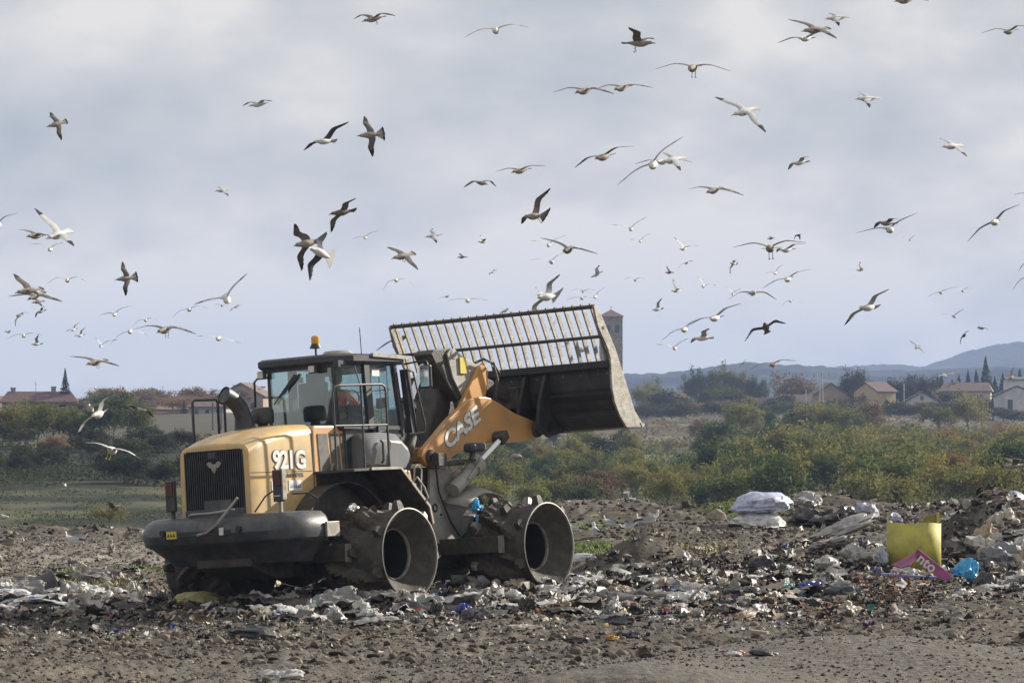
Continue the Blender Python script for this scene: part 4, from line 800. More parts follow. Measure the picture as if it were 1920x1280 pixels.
 ('rubbish_bag', 1522, 1136, 36, 10, (.04, .05, .20), 'flattened blue bottle below the royal blue bag', 'bottle', 'bag', 68, .15, 0, 0, .25, 6),
 ('plastic_sheet', 20, 1122, 90, 22, (.56, .56, .58), 'white plastic sheet at the left edge of the picture', 'plastic sheet', 'bag', 69, .5, 0, 3, .3, 6),
 ('plastic_sheet', 78, 1130, 100, 14, (.28, .36, .44), 'pale blue plastic sheet right of the white one', 'plastic sheet', 'bag', 70, .5, 0, 0, .35, 7),
 ('rubbish_bag', 112, 1114, 52, 18, (.13, .12, .11), 'dark grey folded rubber sheet right of the black bucket', 'rubber sheet', 'bag', 71, .35, 0, 12, .15, 4),
 ('rubbish_bag', 225, 1132, 40, 14, (.19, .18, .175), 'smooth grey plate shaped plastic in the left litter', 'plastic sheet', 'bag', 72, .3, 0, 8, .1, 3),
 ('rubbish_bag', 262, 1136, 34, 30, (.38, .36, .30), 'cream torn bag with blue print in the left litter', 'bag', 'bag', 73, .3, 0, 0, .5, 7),
 ('rubbish_bag', 130, 1170, 60, 16, (.10, .19, .15), 'dark green crumpled net in the left litter', 'net', 'bag', 74, .3, 0, 0, .45, 8),
 ('rubbish_bag', 235, 1158, 46, 16, (.03, .032, .038), 'black bag scrap behind the green net', 'bag', 'bag', 75, .25, 0, 0, .4, 7),
 ('rubbish_bag', 575, 1114, 44, 20, (.11, .12, .16), 'slate blue bag in the shade under the loader', 'bag', 'bag', 76, .3, 0, 0, .4, 7),
 ('rubbish_bag', 560, 1110, 16, 14, (.55, .53, .50), 'small white carton scrap under the loader', 'carton', 'bag', 77, .2, 0, 0, .3, 6),
 ('rubbish_bag', 582, 1108, 20, 14, (.50, .03, .05), 'red crumpled wrapper under the loader', 'wrapper', 'bag', 78, .2, 0, 0, .4, 7),
 ('rubbish_bag', 342, 1136, 14, 8, (.50, .05, .07), 'tiny crimson wrapper before the olive sack', 'wrapper', 'bag', 79, .15, 0, 0, .4, 7),
 ('rubbish_bag', 755, 1163, 60, 12, (.06, .06, .065), 'flat black bag scrap below the rear drum', 'bag', 'bag', 80, .25, 0, 4, .3, 6),
 ('rubbish_bag', 978, 1180, 80, 12, (.45, .40, .34), 'long cream scrap with pink end in the near litter', 'plastic scrap', 'bag', 81, .25, 0, 0, .35, 8),
 ('rubbish_bag', 1362, 1112, 40, 12, (.40, .37, .30), 'pale cardboard strip in the middle litter', 'cardboard', 'bag', 82, .2, 0, 10, .2, 4),
 ('rubbish_bag', 1690, 1158, 36, 18, (.47, .46, .44), 'white bag below the blue bag', 'bag', 'bag', 83, .3, 0, 0, .4, 7),
 ('rubbish_bag', 1806, 1118, 40, 18, (.50, .49, .47), 'small white crumpled bag under the blue bag', 'bag', 'bag', 84, .3, 0, 0, .4, 7),
]
for nm, px, py, wp, hp, col, lab, cat_, kd, sd, dep, rt, tl, amp, fo in T:
    trash(nm, px, py, wp, hp, col, lab, cat_, kd, sd, dep, rt, tl, amp, fo, rough=.22 if 'clear' in nm or 'foil' in nm or nm == 'blue_bag' else .42)
# rubbish snagged on the front drum
def world_on(l): return Ml @ Vector(l)
for nm, l, sz, col, lab, sd in (('blue_bag', (3.02, -1.12, 1.28), (.26, .2, .2), (.05, .42, .75), 'light blue plastic bag caught on top of the front drum', 90), ('plastic_scrap', (3.0, -1.05, 1.18), (.35, .2, .14), (.45, .44, .42), 'white plastic scrap under the light blue bag on the front drum', 91), ('plastic_scrap', (-.18, -1.25, 1.30), (.42, .22, .17), (.42, .41, .39), 'pale plastic film wrapped over the rear drum', 92)):
    P, F = crumple('bag', sz, sd, .45, 7); b = MB(); b.add(P, F); o = b.build(nm, pm(col, .3), None, 28); o.location = world_on(l); o.rotation_euler = LO.rotation_euler; tag(o, lab, 'bag')
b = MB(); b.add([(0, 0, 0), (.05, 0, 0), (.02, .02, -.42), (-.03, .02, -.40), (.03, .015, -.2), (-.0, .012, -.2)], [(0, 1, 4, 5), (5, 4, 2, 3)])
o = b.build('plastic_strip', pm((.06, .3, .6), .3)); o.location = world_on((2.93, -1.18, 1.22)); m_ = o.modifiers.new('t', 'SOLIDIFY'); m_.thickness = .006; tag(o, 'blue plastic strip hanging down the front drum', 'plastic strip')
# yellow container
ycol = mat('container_yellow', (.50, .455, .09), .68, dirt=(.22, .18, .07), dscale=4, damt=.5, var=.05); yin = mat('container_inside', (.20, .17, .04), .6)
g0 = ground_at(1715, 1066); s_ = FPX/g0[1]; hw = 52/s_; ht = 88/s_
yc = empty('yellow_container', (g0[0], g0[1]+.15, g0[2]-.02), (0, 0, 0), 'cut open yellow plastic container standing upright in the rubbish', 'container')
b = MB(); prof = []
for k in range(25):
    a = R(-175+170*k/24); prof.append((hw*.99*(abs(math.cos(a))**.9)*math.copysign(1, math.cos(a)), .38*math.sin(a)))
n = len(prof); V = []
for z, t_ in ((0, 0), (ht*.5, .01), (ht, .0)):
    V += [(x*(1-t_*.5), y, z+.012*math.sin(i*.5)*(z > 0)) for i, (x, y) in enumerate(prof)]
b.add(V, [(j*n+i, j*n+i+1, (j+1)*n+i+1, (j+1)*n+i) for j in range(2) for i in range(n-1)]); o = b.build('shell', ycol, yc, 50); m_ = o.modifiers.new('t', 'SOLIDIFY'); m_.thickness = .014
b = MB(); b.box((-hw+.03, -.03, ht+.08), (.03, .03, .22)); b.build('post', ycol, yc)
b = MB(); b.box((hw-.06, -.02, ht+.08), (.05, .04, .20)); b.build('post', ycol, yc)
b = MB(); b.prism([(.12, ht-.02), (.20, ht+.10), (.30, ht+.14), (.42, ht+.14), (.42, ht-.02)], 0, .03); b.build('torn_flap', yin, yc)
# magenta sign board with white letters, folded in two
g1 = ground_at(1735, 1090); mag = mat('magenta_board', (.24, .028, .14), .5, dirt=(.10, .045, .07), dscale=6, damt=.5); s1 = FPX/g1[1]
def loc2(px, py, dy=0): q = at(px, py, g1[1]+dy); return tuple(q)
sb = empty('sign_board', tuple(g1), (0, 0, 0), 'folded magenta sign board with white letters leaning on the yellow container', 'sign board')
def plate(ps, name, thick=.02):
    b = MB(); v = [Vector(p)-Vector(g1) for p in ps]; n_ = (v[1]-v[0]).cross(v[2]-v[0]).normalized()*thick; k = len(v)
    b.add([tuple(p) for p in v]+[tuple(p+n_) for p in v], [tuple(range(k)), tuple(range(2*k-1, k-1, -1))]+[(i, i+k, (i+1) % k+k, (i+1) % k) for i in range(k)]); return b.build(name, mag, sb)
plate([loc2(1716, 1034, -.25), loc2(1722, 1029, -.27), loc2(1779, 1074, -.5), loc2(1806, 1088, -.62), loc2(1768, 1091, -.62), loc2(1716, 1043, -.27)], 'right_leaf')
plate([loc2(1724, 1040, -.25), loc2(1712, 1040, -.22), loc2(1672, 1060, -.45), loc2(1690, 1066, -.62), loc2(1706, 1060, -.6)], 'left_leaf')
lt = text_mesh('nto', .25, .004, .004, 'lettering', M['white'], sb, tuple(Vector(loc2(1739, 1057, -.40))-Vector(g1)+Vector((-.03, -.16, .02))), (math.pi/2, R(38), 0), 0, 1.0)
# lilac pipe, wooden stick, boards, black bucket, rusty chips
def bar_px(name, a, b_, w_, m_, lab, cat_, dy=0):
    ga = ground_at(*a); p0 = at(a[0], a[1]-6, ga[1]+dy-.35); p1 = at(b_[0], b_[1]-6, ga[1]+dy-.5); b = MB(); b.bar(p0, p1, w_, w_*.55); c = (p0+p1)/2
    o = b.build(name, m_, None, None, .006); o.data.transform(Matrix.Translation(-Vector(c))); o.location = c; return tag(o, lab, cat_)
lil = mat('lilac_plastic', (.27, .26, .60), .4, dirt=(.3, .28, .3), dscale=6, damt=.3); wood = mat('weathered_wood', (.40, .33, .23), .8, dirt=(.2, .16, .12), dscale=9, damt=.4, bump=.3)
bar_px('plastic_rail', (1652, 1082), (1766, 1090), .09, lil, 'lilac plastic rail lying in front of the yellow container', 'plastic rail', -.3)
bar_px('wooden_stick', (1477, 1036), (1520, 1070), .09, wood, 'splintered wooden stick poking out of the litter', 'stick')
bar_px('wooden_stick', (1365, 1130), (1430, 1140), .08, wood, 'pale wooden board lying flat in the near litter', 'board')
bar_px('wooden_stick', (1178, 1122), (1225, 1098), .06, pm((.42, .41, .38)), 'pale grey strip slanting up left of the dark curved sheet', 'strip')
bar_px('wooden_stick', (1290, 1130), (1322, 1100), .05, pm((.46, .44, .4)), 'white strip slanting up right of the dark curved sheet', 'strip')
bar_px('wooden_stick', (1408, 1188), (1440, 1192), .07, wood, 'short broken wood chunk on the dark mud before the berm', 'wood chunk')
gb = ground_at(78, 1112); bk2 = empty('bucket', (gb[0], gb[1], gb[2]+.10), (0, R(74), R(22)), 'black plastic bucket tipped on its side at the left', 'bucket')
b = MB(); b.lathe([(.001, -.2), (.16, -.2), (.165, -.18), (.22, .2), (.205, .2), (.15, -.17), (.001, -.17)], 28); b.build('wall', pm((.05, .05, .052), .5), bk2, 40)
b = MB(); b.lathe([(.215, .19), (.24, .195), (.24, .22), (.215, .22)], 28); b.build('lip', pm((.12, .115, .11), .5), bk2, 40)
# smaller bags and wraps lying loose in the litter: each its own thing, copied from a few crumpled shapes
def free(px, py): return not any(abs(px-i_[1]) < i_[3]*.45+4 and 1 < py-i_[2] < 20 for i_ in T) and not (1655 < px < 1815 and py > 1050)
zones = [('at the left end of the litter', -40, 300, 1118, 20), ('before and under the loader', 320, 820, 1128, 20), ('before the front drum', 840, 1120, 1118, 14), ('in the open litter right of the loader', 1130, 1600, 1112, 24), ('on the heap at the right', 1782, 1960, 1040, 30)]
cols_ = [('off white', (.52, .51, .48)), ('grey', (.24, .235, .225)), ('black', (.03, .03, .032)), ('tan', (.34, .27, .19)), ('dirty cream', (.42, .39, .31))]
rz = random.Random(21); protos = {}
for ci, (cn, cc) in enumerate(cols_):
    for v_ in range(3):
        P, F = crumple('bag', (1, rz.uniform(.5, .8), rz.uniform(.3, .55)), 200+ci*5+v_, rz.uniform(.35, .55), rz.uniform(6, 9)); b = MB(); b.add(P, F); o = b.build('loose_bag', pm(cc, .5), None, 28); protos[(ci, v_)] = o.data; bpy.data.objects.remove(o)
for zn, x0, x1, ym, ys in zones:
    for q in range(int((x1-x0)/6.0)+(34 if 'heap' in zn else 0)):
        ci = rz.choices(range(5), [4, 3.4, 2.6, 1.5, 2])[0]; px, py = rz.uniform(x0, x1), min(1178, max(985, rz.gauss(ym, ys)))
        if not free(px, py): continue
        g0 = ground_at(px, py); sz = rz.uniform(.14, .42)*(1.9 if 'heap' in zn else 1)
        o = bpy.data.objects.new('loose_bag', protos[(ci, rz.randrange(3))]); COL.objects.link(o); o.location = (g0[0], g0[1], g0[2]+rz.uniform(0, .03)); o.scale = (sz, sz, sz*rz.uniform(.8, 1.5)); o.rotation_euler = (rz.uniform(-.3, .3), rz.uniform(-.4, .4), rz.uniform(0, 6.28))
        tag(o, 'small crumpled '+cols_[ci][0]+' bag or wrapping loose '+zn, 'bag', 'loose '+cols_[ci][0]+' bags '+zn)
fl = {}
for ci, (cn, cc) in enumerate((('white', (.50, .50, .49)), ('grey', (.22, .22, .215)), ('black', (.025, .025, .028)))):
    for v_ in range(3):
        P, F = crumple('sheet', (1, rz.uniform(.5, .8), rz.uniform(.10, .2)), 300+ci*5+v_, rz.uniform(.3, .5), rz.uniform(5, 8), n=(22, 15)); b = MB(); b.add(P, F); o = b.build('plastic_sheet', pm(cc, .45), None, 28); m_ = o.modifiers.new('t', 'SOLIDIFY'); m_.thickness = .008; fl[(ci, v_)] = o
        o.hide_render = False
for zn, x0, x1, ym, ys in zones:
    for q in range(int((x1-x0)/14)+(16 if 'heap' in zn else 0)):
        ci = rz.choices(range(3), [3, 3, 2.4])[0]; px, py = rz.uniform(x0, x1), min(1170, max(1010, rz.gauss(ym, ys)))
        if not free(px, py): continue
        g0 = ground_at(px, py); sz = rz.uniform(.45, 1.0); o = fl[(ci, rz.randrange(3))].copy(); COL.objects.link(o); o.location = (g0[0], g0[1], g0[2]+.03); o.scale = (sz, sz, sz*rz.uniform(.8, 1.6)); o.rotation_euler = (rz.uniform(0, .35), rz.uniform(-.25, .25), rz.uniform(-.7, .7)+(3.14 if rz.random() < .5 else 0))
        tag(o, ('white', 'grey', 'black')[ci]+' crumpled plastic film lying flat '+zn, 'plastic sheet', ('white', 'grey', 'black')[ci]+' films '+zn)
for o in fl.values(): bpy.data.objects.remove(o)
# scraps: everything too small and too many to count
def scraps(name, sets, label):
    Vs, Fs, Cs = [], [], []; n0 = 0; q = np.array([[i, j] for j in range(4) for i in range(4)])/3-.5
    fq = np.array([(j*4+i, j*4+i+1, (j+1)*4+i+1, (j+1)*4+i) for j in range(3) for i in range(3)])
    for (x, y), smin, smax, cols, lift in sets:
        n = len(x); s = smin*(smax/smin)**(rng.random(n)**1.6); asp = rng.uniform(.3, 1, n)
        P = np.zeros((n, 16, 3)); P[:, :, 0] = q[:, 0]*s[:, None]; P[:, :, 1] = q[:, 1]*(s*asp)[:, None]; P[:, :, 2] = (rng.random((n, 16))-.5)*s[:, None]*.55
        P[:, :, :2] += (rng.random((n, 16, 2))-.5)*s[:, None, None]*.22
        a, t_ = rng.uniform(0, 6.28, n), rng.normal(0, .55, n); ca, sa, ct, st_ = np.cos(a), np.sin(a), np.cos(t_), np.sin(t_)
        yy = P[:, :, 1]*ct[:, None]-P[:, :, 2]*st_[:, None]; zz = P[:, :, 1]*st_[:, None]+P[:, :, 2]*ct[:, None]; xx = P[:, :, 0]
        P = np.stack([xx*ca[:, None]-yy*sa[:, None], xx*sa[:, None]+yy*ca[:, None], zz], -1)
        z = H(x, y)+s*.16+rng.random(n)**2*lift; P += np.stack([x, y, z], -1)[:, None]
        Vs.append(P.reshape(-1, 3)); Fs.append((fq[None]+(np.arange(n)*16)[:, None, None]).reshape(-1, 4)+n0)
        c = np.array(cols)[rng.integers(0, len(cols), n)]*rng.uniform(.7, 1.2, (n, 1)); Cs.append(np.repeat(c, 16, 0)); n0 += n*16
    o = fast_mesh(name, np.vstack(Vs), np.vstack(Fs), np.vstack(Cs), ms, False); return tag(o, label, 'litter', kind='stuff')
ms = mat('scrap_film', (.1, .1, .1), .75, attr=True, var=.25, vscale=18)
NEU = [(.50, .49, .47), (.38, .36, .34), (.24, .22, .2), (.14, .12, .1), (.05, .048, .046), (.03, .03, .033), (.04, .035, .03), (.065, .055, .045), (.30, .24, .17), (.18, .14, .10), (.42, .38, .32), (.10, .085, .07), (.07, .06, .05)]*9
ACC = [(.05, .16, .42), (.03, .05, .2), (.05, .25, .2), (.45, .06, .05), (.5, .38, .05), (.2, .1, .3), (.4, .3, .32)]
MIX = NEU+ACC; DARKM = [(.05, .045, .04), (.09, .075, .06), (.13, .105, .08), (.2, .17, .14), (.3, .27, .24), (.03, .03, .03)]*4+[(.45, .43, .4), (.4, .36, .3)]
RUST = [(.22, .07, .025), (.16, .06, .03), (.10, .05, .03), (.28, .11, .04), (.06, .04, .03), (.05, .04, .035)]
def gs_px(n, mx_, my_, sx, sy):
    px = rng.normal(mx_, sx, n); py = np.clip(rng.normal(my_, sy, n), 948, 1290); d = CH*FPX/(py-HY); return (px-960)/FPX*d, d
scraps('litter_scraps', [(gs_px(2400, 330, 1128, 300, 20), .03, .17, MIX, .04), (gs_px(2000, 880, 1132, 240, 18), .03, .18, MIX, .05), (gs_px(3600, 1340, 1118, 230, 24), .03, .19, MIX, .07),
    (gs_px(500, 1010, 1110, 80, 12), .10, .32, NEU[:3]*3+MIX[:20], .12), (gs_px(420, 1350, 1110, 220, 20), .12, .38, NEU[:9], .05), (gs_px(320, 420, 1128, 300, 16), .10, .32, NEU[:9], .04), (gs_px(900, 1540, 1078, 80, 16), .04, .24, MIX, .08), (gs_px(1300, 1870, 1060, 60, 26), .05, .26, DARKM+NEU[:20], .12), (gs_px(350, 1640, 985, 150, 9), .08, .28, DARKM+NEU[:12], .08),
    (gs_px(800, 1320, 1092, 90, 9), .04, .2, DARKM+NEU[:22], .06), (gs_px(700, 1780, 1125, 110, 12), .03, .15, DARKM, .04), (gs_px(380, 225, 1098, 40, 8), .04, .18, [(.4, .33, .25), (.3, .2, .13), (.5, .46, .42)]+MIX[:12], .06),
    (gs_px(2200, 500, 1172, 380, 26), .02, .11, DARKM+MIX[:22], .02), (gs_px(500, 1500, 1172, 300, 22), .02, .10, DARKM+NEU[:8], .02), (sample_px(260, -60, 1960, 1200, 1290), .02, .06, DARKM+NEU[:6], .01),
    (sample_px(700, -60, 1500, 950, 1040), .05, .16, DARKM+[(.45, .42, .38)]*3, .03)], 'thin layer of small plastic, paper and wood scraps all over the tip')
scraps('rusty_chips', [(sample_px(380, 1600, 1760, 1105, 1138), .04, .12, RUST, .16), (sample_px(420, 1240, 1600, 1126, 1160), .04, .11, RUST+[(.12, .07, .04)]*4, .06), (sample_px(100, 960, 1060, 1150, 1165), .04, .1, RUST, .05)], 'rust orange leaves and chips strewn before the container')
# grass tufts and dry stalks (uncountable)
def blades(name, spots, label, cols, hmin, hmax):
    x = np.concatenate([rng.normal(gpt(px, py)[0], sx, n) for px, py, sx, sy, n in spots]); y = np.concatenate([rng.normal(gpt(px, py)[1], sy, n) for px, py, sx, sy, n in spots])
    n = len(x); z = H(x, y)-.01; h = rng.uniform(hmin, hmax, n); a = rng.uniform(0, 6.28, n); le = rng.normal(0, .45, (n, 2))*h[:, None]; w_ = h*.09+.006
    base = np.stack([x, y, z], -1); s_ = np.stack([np.cos(a), np.sin(a), 0*a], -1)*w_[:, None]; mid = base+np.c_[le*.35, h*.6]; tip = base+np.c_[le, h]
    V = np.stack([base-s_, base+s_, mid+s_*.7, mid-s_*.7, tip+s_*.12, tip-s_*.12], 1).reshape(-1, 3); i = (np.arange(n)*6)[:, None]
    F = np.concatenate([i+np.array([[0, 1, 2, 3]]), i+np.array([[3, 2, 4, 5]])]); c = np.array(cols)[rng.integers(0, len(cols), n)]*rng.uniform(.7, 1.3, (n, 1))
    o = fast_mesh(name, V, F, np.repeat(c, 6, 0), mgz, False); return tag(o, label, 'grass', kind='stuff')
mgz = mat('grass_blade', (.1, .1, .1), .7, attr=True, var=.1)
GN = [(.12, .19, .03), (.16, .22, .05), (.09, .13, .03), (.22, .24, .08)]; DRY = [(.30, .24, .13), (.22, .17, .09), (.36, .31, .2), (.12, .13, .05)]
blades('green_grass', [(1400, 974, .8, 1.2, 2600), (1460, 976, .45, .8, 700), (1110, 1030, .5, .8, 900), (1165, 1024, .5, 1, 700), (200, 1080, .55, .5, 800), (150, 1074, .3, .4, 300), (285, 1076, .3, .4, 600), (20, 1095, .2, .4, 300), (1180, 1040, .6, .8, 1500), (1085, 990, .3, 1, 300), (1290, 1052, .4, .8, 700)], 'short bright green grass patches between the dirt heaps', GN, .03, .075)
blades('dry_stalks', [(1205, 1060, .65, .8, 1900), (1250, 1060, .5, .8, 1000), (170, 1096, .35, .4, 500), (120, 1090, .3, .4, 200), (160, 1094, .6, .4, 400)], 'dry brown stalks on the grassy mound and by the left litter', DRY, .06, .2)
b = MB(); P, F = crumple('bag', (.42, .34, .30), 401, .12, 2.5); b.add(P, F); o = b.build('boulder', mat('boulder_stone', (.24, .20, .15), .9, bump=.6, var=.25), None, 60); g0 = ground_at(1343, 976); o.location = g0; o.data.transform(Matrix.Diagonal((1.2, 1, 1.1, 1))); tag(o, 'rounded brown boulder left of the white bulk bags', 'boulder')
for px, py, sc, sd, lab in ((262, 1074, 1.25, 402, 'dark brown earth lump on the grass left of the loader'), (1212, 1232, .7, 403, 'small grey stone alone on the foreground mud'), (1286, 966, .9, 404, 'dark stone on the far edge left of the boulder')):
    b = MB(); P, F = crumple('bag', (.3*sc, .25*sc, .26*sc), sd, .3, 4); b.add(P, F); o = b.build('rock', M['mud'], None, 40); o.location = ground_at(px, py); tag(o, lab, 'rock')
# ---------------------------------------------------------------- trees
def leafmat(name, col, var=.3):
    m = bpy.data.materials.new(name); m.use_nodes = True; t = m.node_tree; bs = t.nodes['Principled BSDF']; bs.inputs['Roughness'].default_value = .8; bs.inputs['Specular IOR Level'].default_value = .15
    oi = N(t, 'ShaderNodeObjectInfo'); tcn = N(t, 'ShaderNodeTexCoord'); nz = N(t, 'ShaderNodeTexNoise'); nz.inputs['Scale'].default_value = .9; nz.inputs['Detail'].default_value = 5
    t.links.new(tcn.outputs['Object'], nz.inputs['Vector']); r1 = ramp(t, [(.3, (1-var,)*3), (.7, (1+var, 1+var*.9, 1))], nz.outputs['Fac'])
    r2 = ramp(t, [(0, (.75, .85, .8)), (.5, (1, 1, 1)), (1, (1.25, 1.12, .95))], oi.outputs['Random'])
    a = N(t, 'ShaderNodeMixRGB', blend_type='MULTIPLY'); a.inputs[0].default_value = 1; a.inputs[1].default_value = (*col, 1); t.links.new(r1.outputs[0], a.inputs[2])
    b_ = N(t, 'ShaderNodeMixRGB', blend_type='MULTIPLY'); b_.inputs[0].default_value = 1; t.links.new(a.outputs[0], b_.inputs[1]); t.links.new(r2.outputs[0], b_.inputs[2]); t.links.new(b_.outputs[0], bs.inputs['Base Color'])
    tl = N(t, 'ShaderNodeBsdfTranslucent'); t.links.new(b_.outputs[0], tl.inputs[0]); ms_ = N(t, 'ShaderNodeMixShader'); ms_.inputs[0].default_value = .38
    t.links.new(bs.outputs[0], ms_.inputs[1]); t.links.new(tl.outputs[0], ms_.inputs[2]); t.links.new(ms_.outputs[0], t.nodes['Material Output'].inputs[0]); return m
bark = mat('bark', (.10, .085, .07), .9, var=.3)
LM = dict(olive=leafmat('leaf_olive', (.145, .155, .06)), dark=leafmat('leaf_dark', (.055, .085, .035)), yellow=leafmat('leaf_yellow', (.185, .18, .075)), russet=leafmat('leaf_russet', (.20, .13, .065)),
          brown=leafmat('twig_brown', (.17, .12, .085)), shade=leafmat('leaf_deep', (.038, .048, .026)), conifer=leafmat('needle', (.025, .05, .03)), grey=leafmat('twig_grey', (.16, .14, .125)))
def quads(C, S, r_, up=.3):
    n = len(C); a = r_.normal(0, 1, (n, 3)); a[:, 2] *= .7; a /= np.linalg.norm(a, axis=1)[:, None]; q = r_.normal(0, 1, (n, 3)); bb = np.cross(a, q); bb /= np.linalg.norm(bb, axis=1)[:, None]
    S = S[:, None]; V = np.stack([C-a*S-bb*S*.5, C+a*S*.8-bb*S*.35, C+a*S+bb*S*.45, C-a*S*.5+bb*S*.6], 1).reshape(-1, 3); F = (np.arange(n*4).reshape(n, 4)); return V, F
def mesh_only(name, V, F, m):
    o = fast_mesh(name, V, F, None, m, False); me = o.data; bpy.data.objects.remove(o); return me
def crown_mesh(seed, w=1.0, h=1.0, nc=34, nq=34, leaf=.055, low=.25, open_=.0):
    r_ = np.random.default_rng(seed); th = r_.uniform(0, 6.28, nc); ph = np.arccos(r_.uniform(-.55, 1, nc)); rr = r_.uniform(.45, 1, nc)**.6*(1+.22*np.sin(th*2+seed)+.15*r_.normal(0, 1, nc))
    cc = np.stack([np.sin(ph)*np.cos(th)*rr*w*.5, np.sin(ph)*np.sin(th)*rr*w*.5, low+(1-low)*.5*h+np.cos(ph)*rr*(1-low)*.52*h], -1)
    C = cc[:, None]+r_.normal(0, 1, (nc, nq, 3))*(.075+.05*r_.random((nc, 1, 1)))*np.array([w, w, h*.75]); C = C.reshape(-1, 3); C[:, 2] = np.clip(C[:, 2], .02, None)
    return quads(C, leaf*r_.uniform(.5, 1.3, len(C)), r_)
def branch_mesh(seed, levels=4, th=.022, spread=.5, h0=.30, thin=.6, nbr=3):
    r_ = random.Random(seed); b = MB()
    def go(p, d, l, r, lv):
        q = p+d*l; b.tube([p, p+d*l*.5+Vector((r_.uniform(-1, 1), r_.uniform(-1, 1), 0))*l*.05, q], [r, r*.85, r*.66], 5 if lv == levels else 3, cap=False)
        if lv == 0: return
        for k in range(nbr if lv < levels else nbr+2):
            nd = (d+Vector((r_.uniform(-1, 1), r_.uniform(-1, 1), r_.uniform(-.25, .7)))*spread*1.25).normalized(); st = p+d*l*r_.uniform(.55, 1); go(st, nd, l*r_.uniform(.55, .82), r*thin, lv-1)
    go(Vector((0, 0, -.03)), Vector((0, 0, 1)), h0, th, levels); o = b.build('tmp', bark); me = o.data; bpy.data.objects.remove(o); return me
def conifer_mesh(seed):
    r_ = np.random.default_rng(seed); n = 1500; t_ = r_.random(n)**.8; th = r_.uniform(0, 6.28, n); lay = np.floor(t_*16)/16; rad = (1-t_)*.21*(.35+.65*r_.random(n)**.5)*(1+.35*np.sin(lay*97+th*3)); 
    C = np.stack([np.cos(th)*rad, np.sin(th)*rad, .08+t_*.9-rad*.35], -1); return quads(C, .03*r_.uniform(.5, 1.3, n)*(1.3-t_), r_)
trunks = [branch_mesh(s, 2, .02, .55, .42) for s in (1, 2, 3)]
bare = [branch_mesh(s, 5, .016, .5, .26, .64, 3) for s in (11, 12)]
CR = {k: [mesh_only('crown', *crown_mesh(s+hash_, 1.0, 1.0, 30, 78, .033), LM[k]) for s in (1, 2, 3)] for hash_, k in enumerate(('olive', 'dark', 'yellow', 'russet', 'brown', 'shade'))}
CO = [mesh_only('crown', *conifer_mesh(s), LM['conifer']) for s in (1, 2, 3)]
rt = random.Random(5)
def tree(x, y, h, w, kind, label, group, name='tree', z=None, trunk=None):
    root = empty(name, (x, y, hz(x, y) if z is None else z), (0, 0, rt.uniform(0, 6.28)), label, 'tree' if 'shrub' not in name and 'bush' not in name else 'shrub', group)
    if kind == 'bare':
        me = rt.choice(bare); o = bpy.data.objects.new('branches', me); COL.objects.link(o); o.parent = root; o.scale = (w, w, h)
    else:
        me = rt.choice(CO) if kind == 'conifer' else rt.choice(CR[kind]); o = bpy.data.objects.new('crown', me); COL.objects.link(o); o.parent = root
        o.scale = (w, w*rt.uniform(.85, 1.15), h) if kind != 'conifer' else (w*4.2, w*4.2, h)
        o2 = bpy.data.objects.new('trunk', rt.choice(trunks)); COL.objects.link(o2); o2.parent = root; o2.scale = (w*.9, w*.9, h) if kind != 'conifer' else (w*.3, w*.3, h)
    return root
def upx(px, d): return (px-960)/FPX*d
KN = dict(olive='olive green', dark='dark green', yellow='yellowish green', russet='rusty brown', brown='brown leafless', shade='deep green')
# right hillside wood
n_ = 0
for i in range(640):
    d = 250+400*rt.random()**1.05; px = rt.uniform(845, 1985); u = (px-1150)/400
    py_ = HY+FPX*(CH-hz(upx(px, d), d))/d
    if px < 1290 and d > 470 and rt.random() < .75: continue
    if px < 1460 and d > 520 and rt.random() < .8: continue
    if n_ >= 285: break
    if px > 1600 and d > 540 and rt.random() < .8: continue
    if px < 1290: k = rt.choices(['dark', 'olive', 'shade', 'yellow', 'brown'], [5, 2.5, 2, .6, .8])[0] if d > 330 else rt.choices(['olive', 'yellow', 'brown', 'dark'], [4, 2.5, 1.5, 1])[0]
    else: k = rt.choices(['olive', 'yellow', 'russet', 'dark', 'brown'], [6, 2.8, .45, 2.4, .6])[0]
    h = (2.3+1.6*rt.random())*(d/320)**.35*(1.35 if px > 1350 else .85); tree(upx(px, d), d, h, h*rt.uniform(.8, 1.15), k, KN[k]+' tree in the mixed wood on the hillside between the tip and the village', KN[k]+' trees of the hillside wood'); n_ += 1
for i in range(26):
    d = rt.uniform(260, 560); px = rt.uniform(1000, 1960); tree(upx(px, d), d, rt.uniform(2.6, 4.4)*(d/320)**.35, rt.uniform(2.4, 3.6), 'bare', 'leafless twiggy tree standing among the leafy trees of the hillside wood', 'leafless trees of the hillside wood', 'bare_tree')

tree(upx(1405, 470), 470, 5.0, 2.0, 'yellow', 'slim pale yellow poplar standing alone on the open slope above the scrub', None, 'poplar')
# scrub layer under and above the wood (uncountable)
def scrub(name, n, x0, x1, d0, d1, hh, m, label, leaf=.12):
    px = rng.uniform(x0, x1, n); d = rng.uniform(d0, d1, n); x = (px-960)/FPX*d; cl = fbm(x/3.0, d/7.0, 3); keep = cl > -.05; x, d, cl = x[keep], d[keep], cl[keep]
    C = np.stack([x, d, H(x, d)+rng.random(len(x))*hh*(.35+cl*2)], -1); V, F = quads(C, leaf*rng.uniform(.6, 1.5, len(x))*(d/350), rng); o = fast_mesh(name, V, F, None, m, False); return tag(o, label, 'scrub', kind='stuff')
scrub('hillside_scrub', 38000, 560, 2150, 235, 640, 1.1, LM['olive'], 'low olive scrub filling the gaps of the hillside wood')
scrub('dark_scrub', 34000, 560, 2150, 300, 640, 1.0, LM['dark'], 'low dark green scrub on the open slope above the wood')
scrub('brown_heath', 34000, 700, 2150, 540, 800, .7, LM['brown'], 'brownish heath below the village houses')
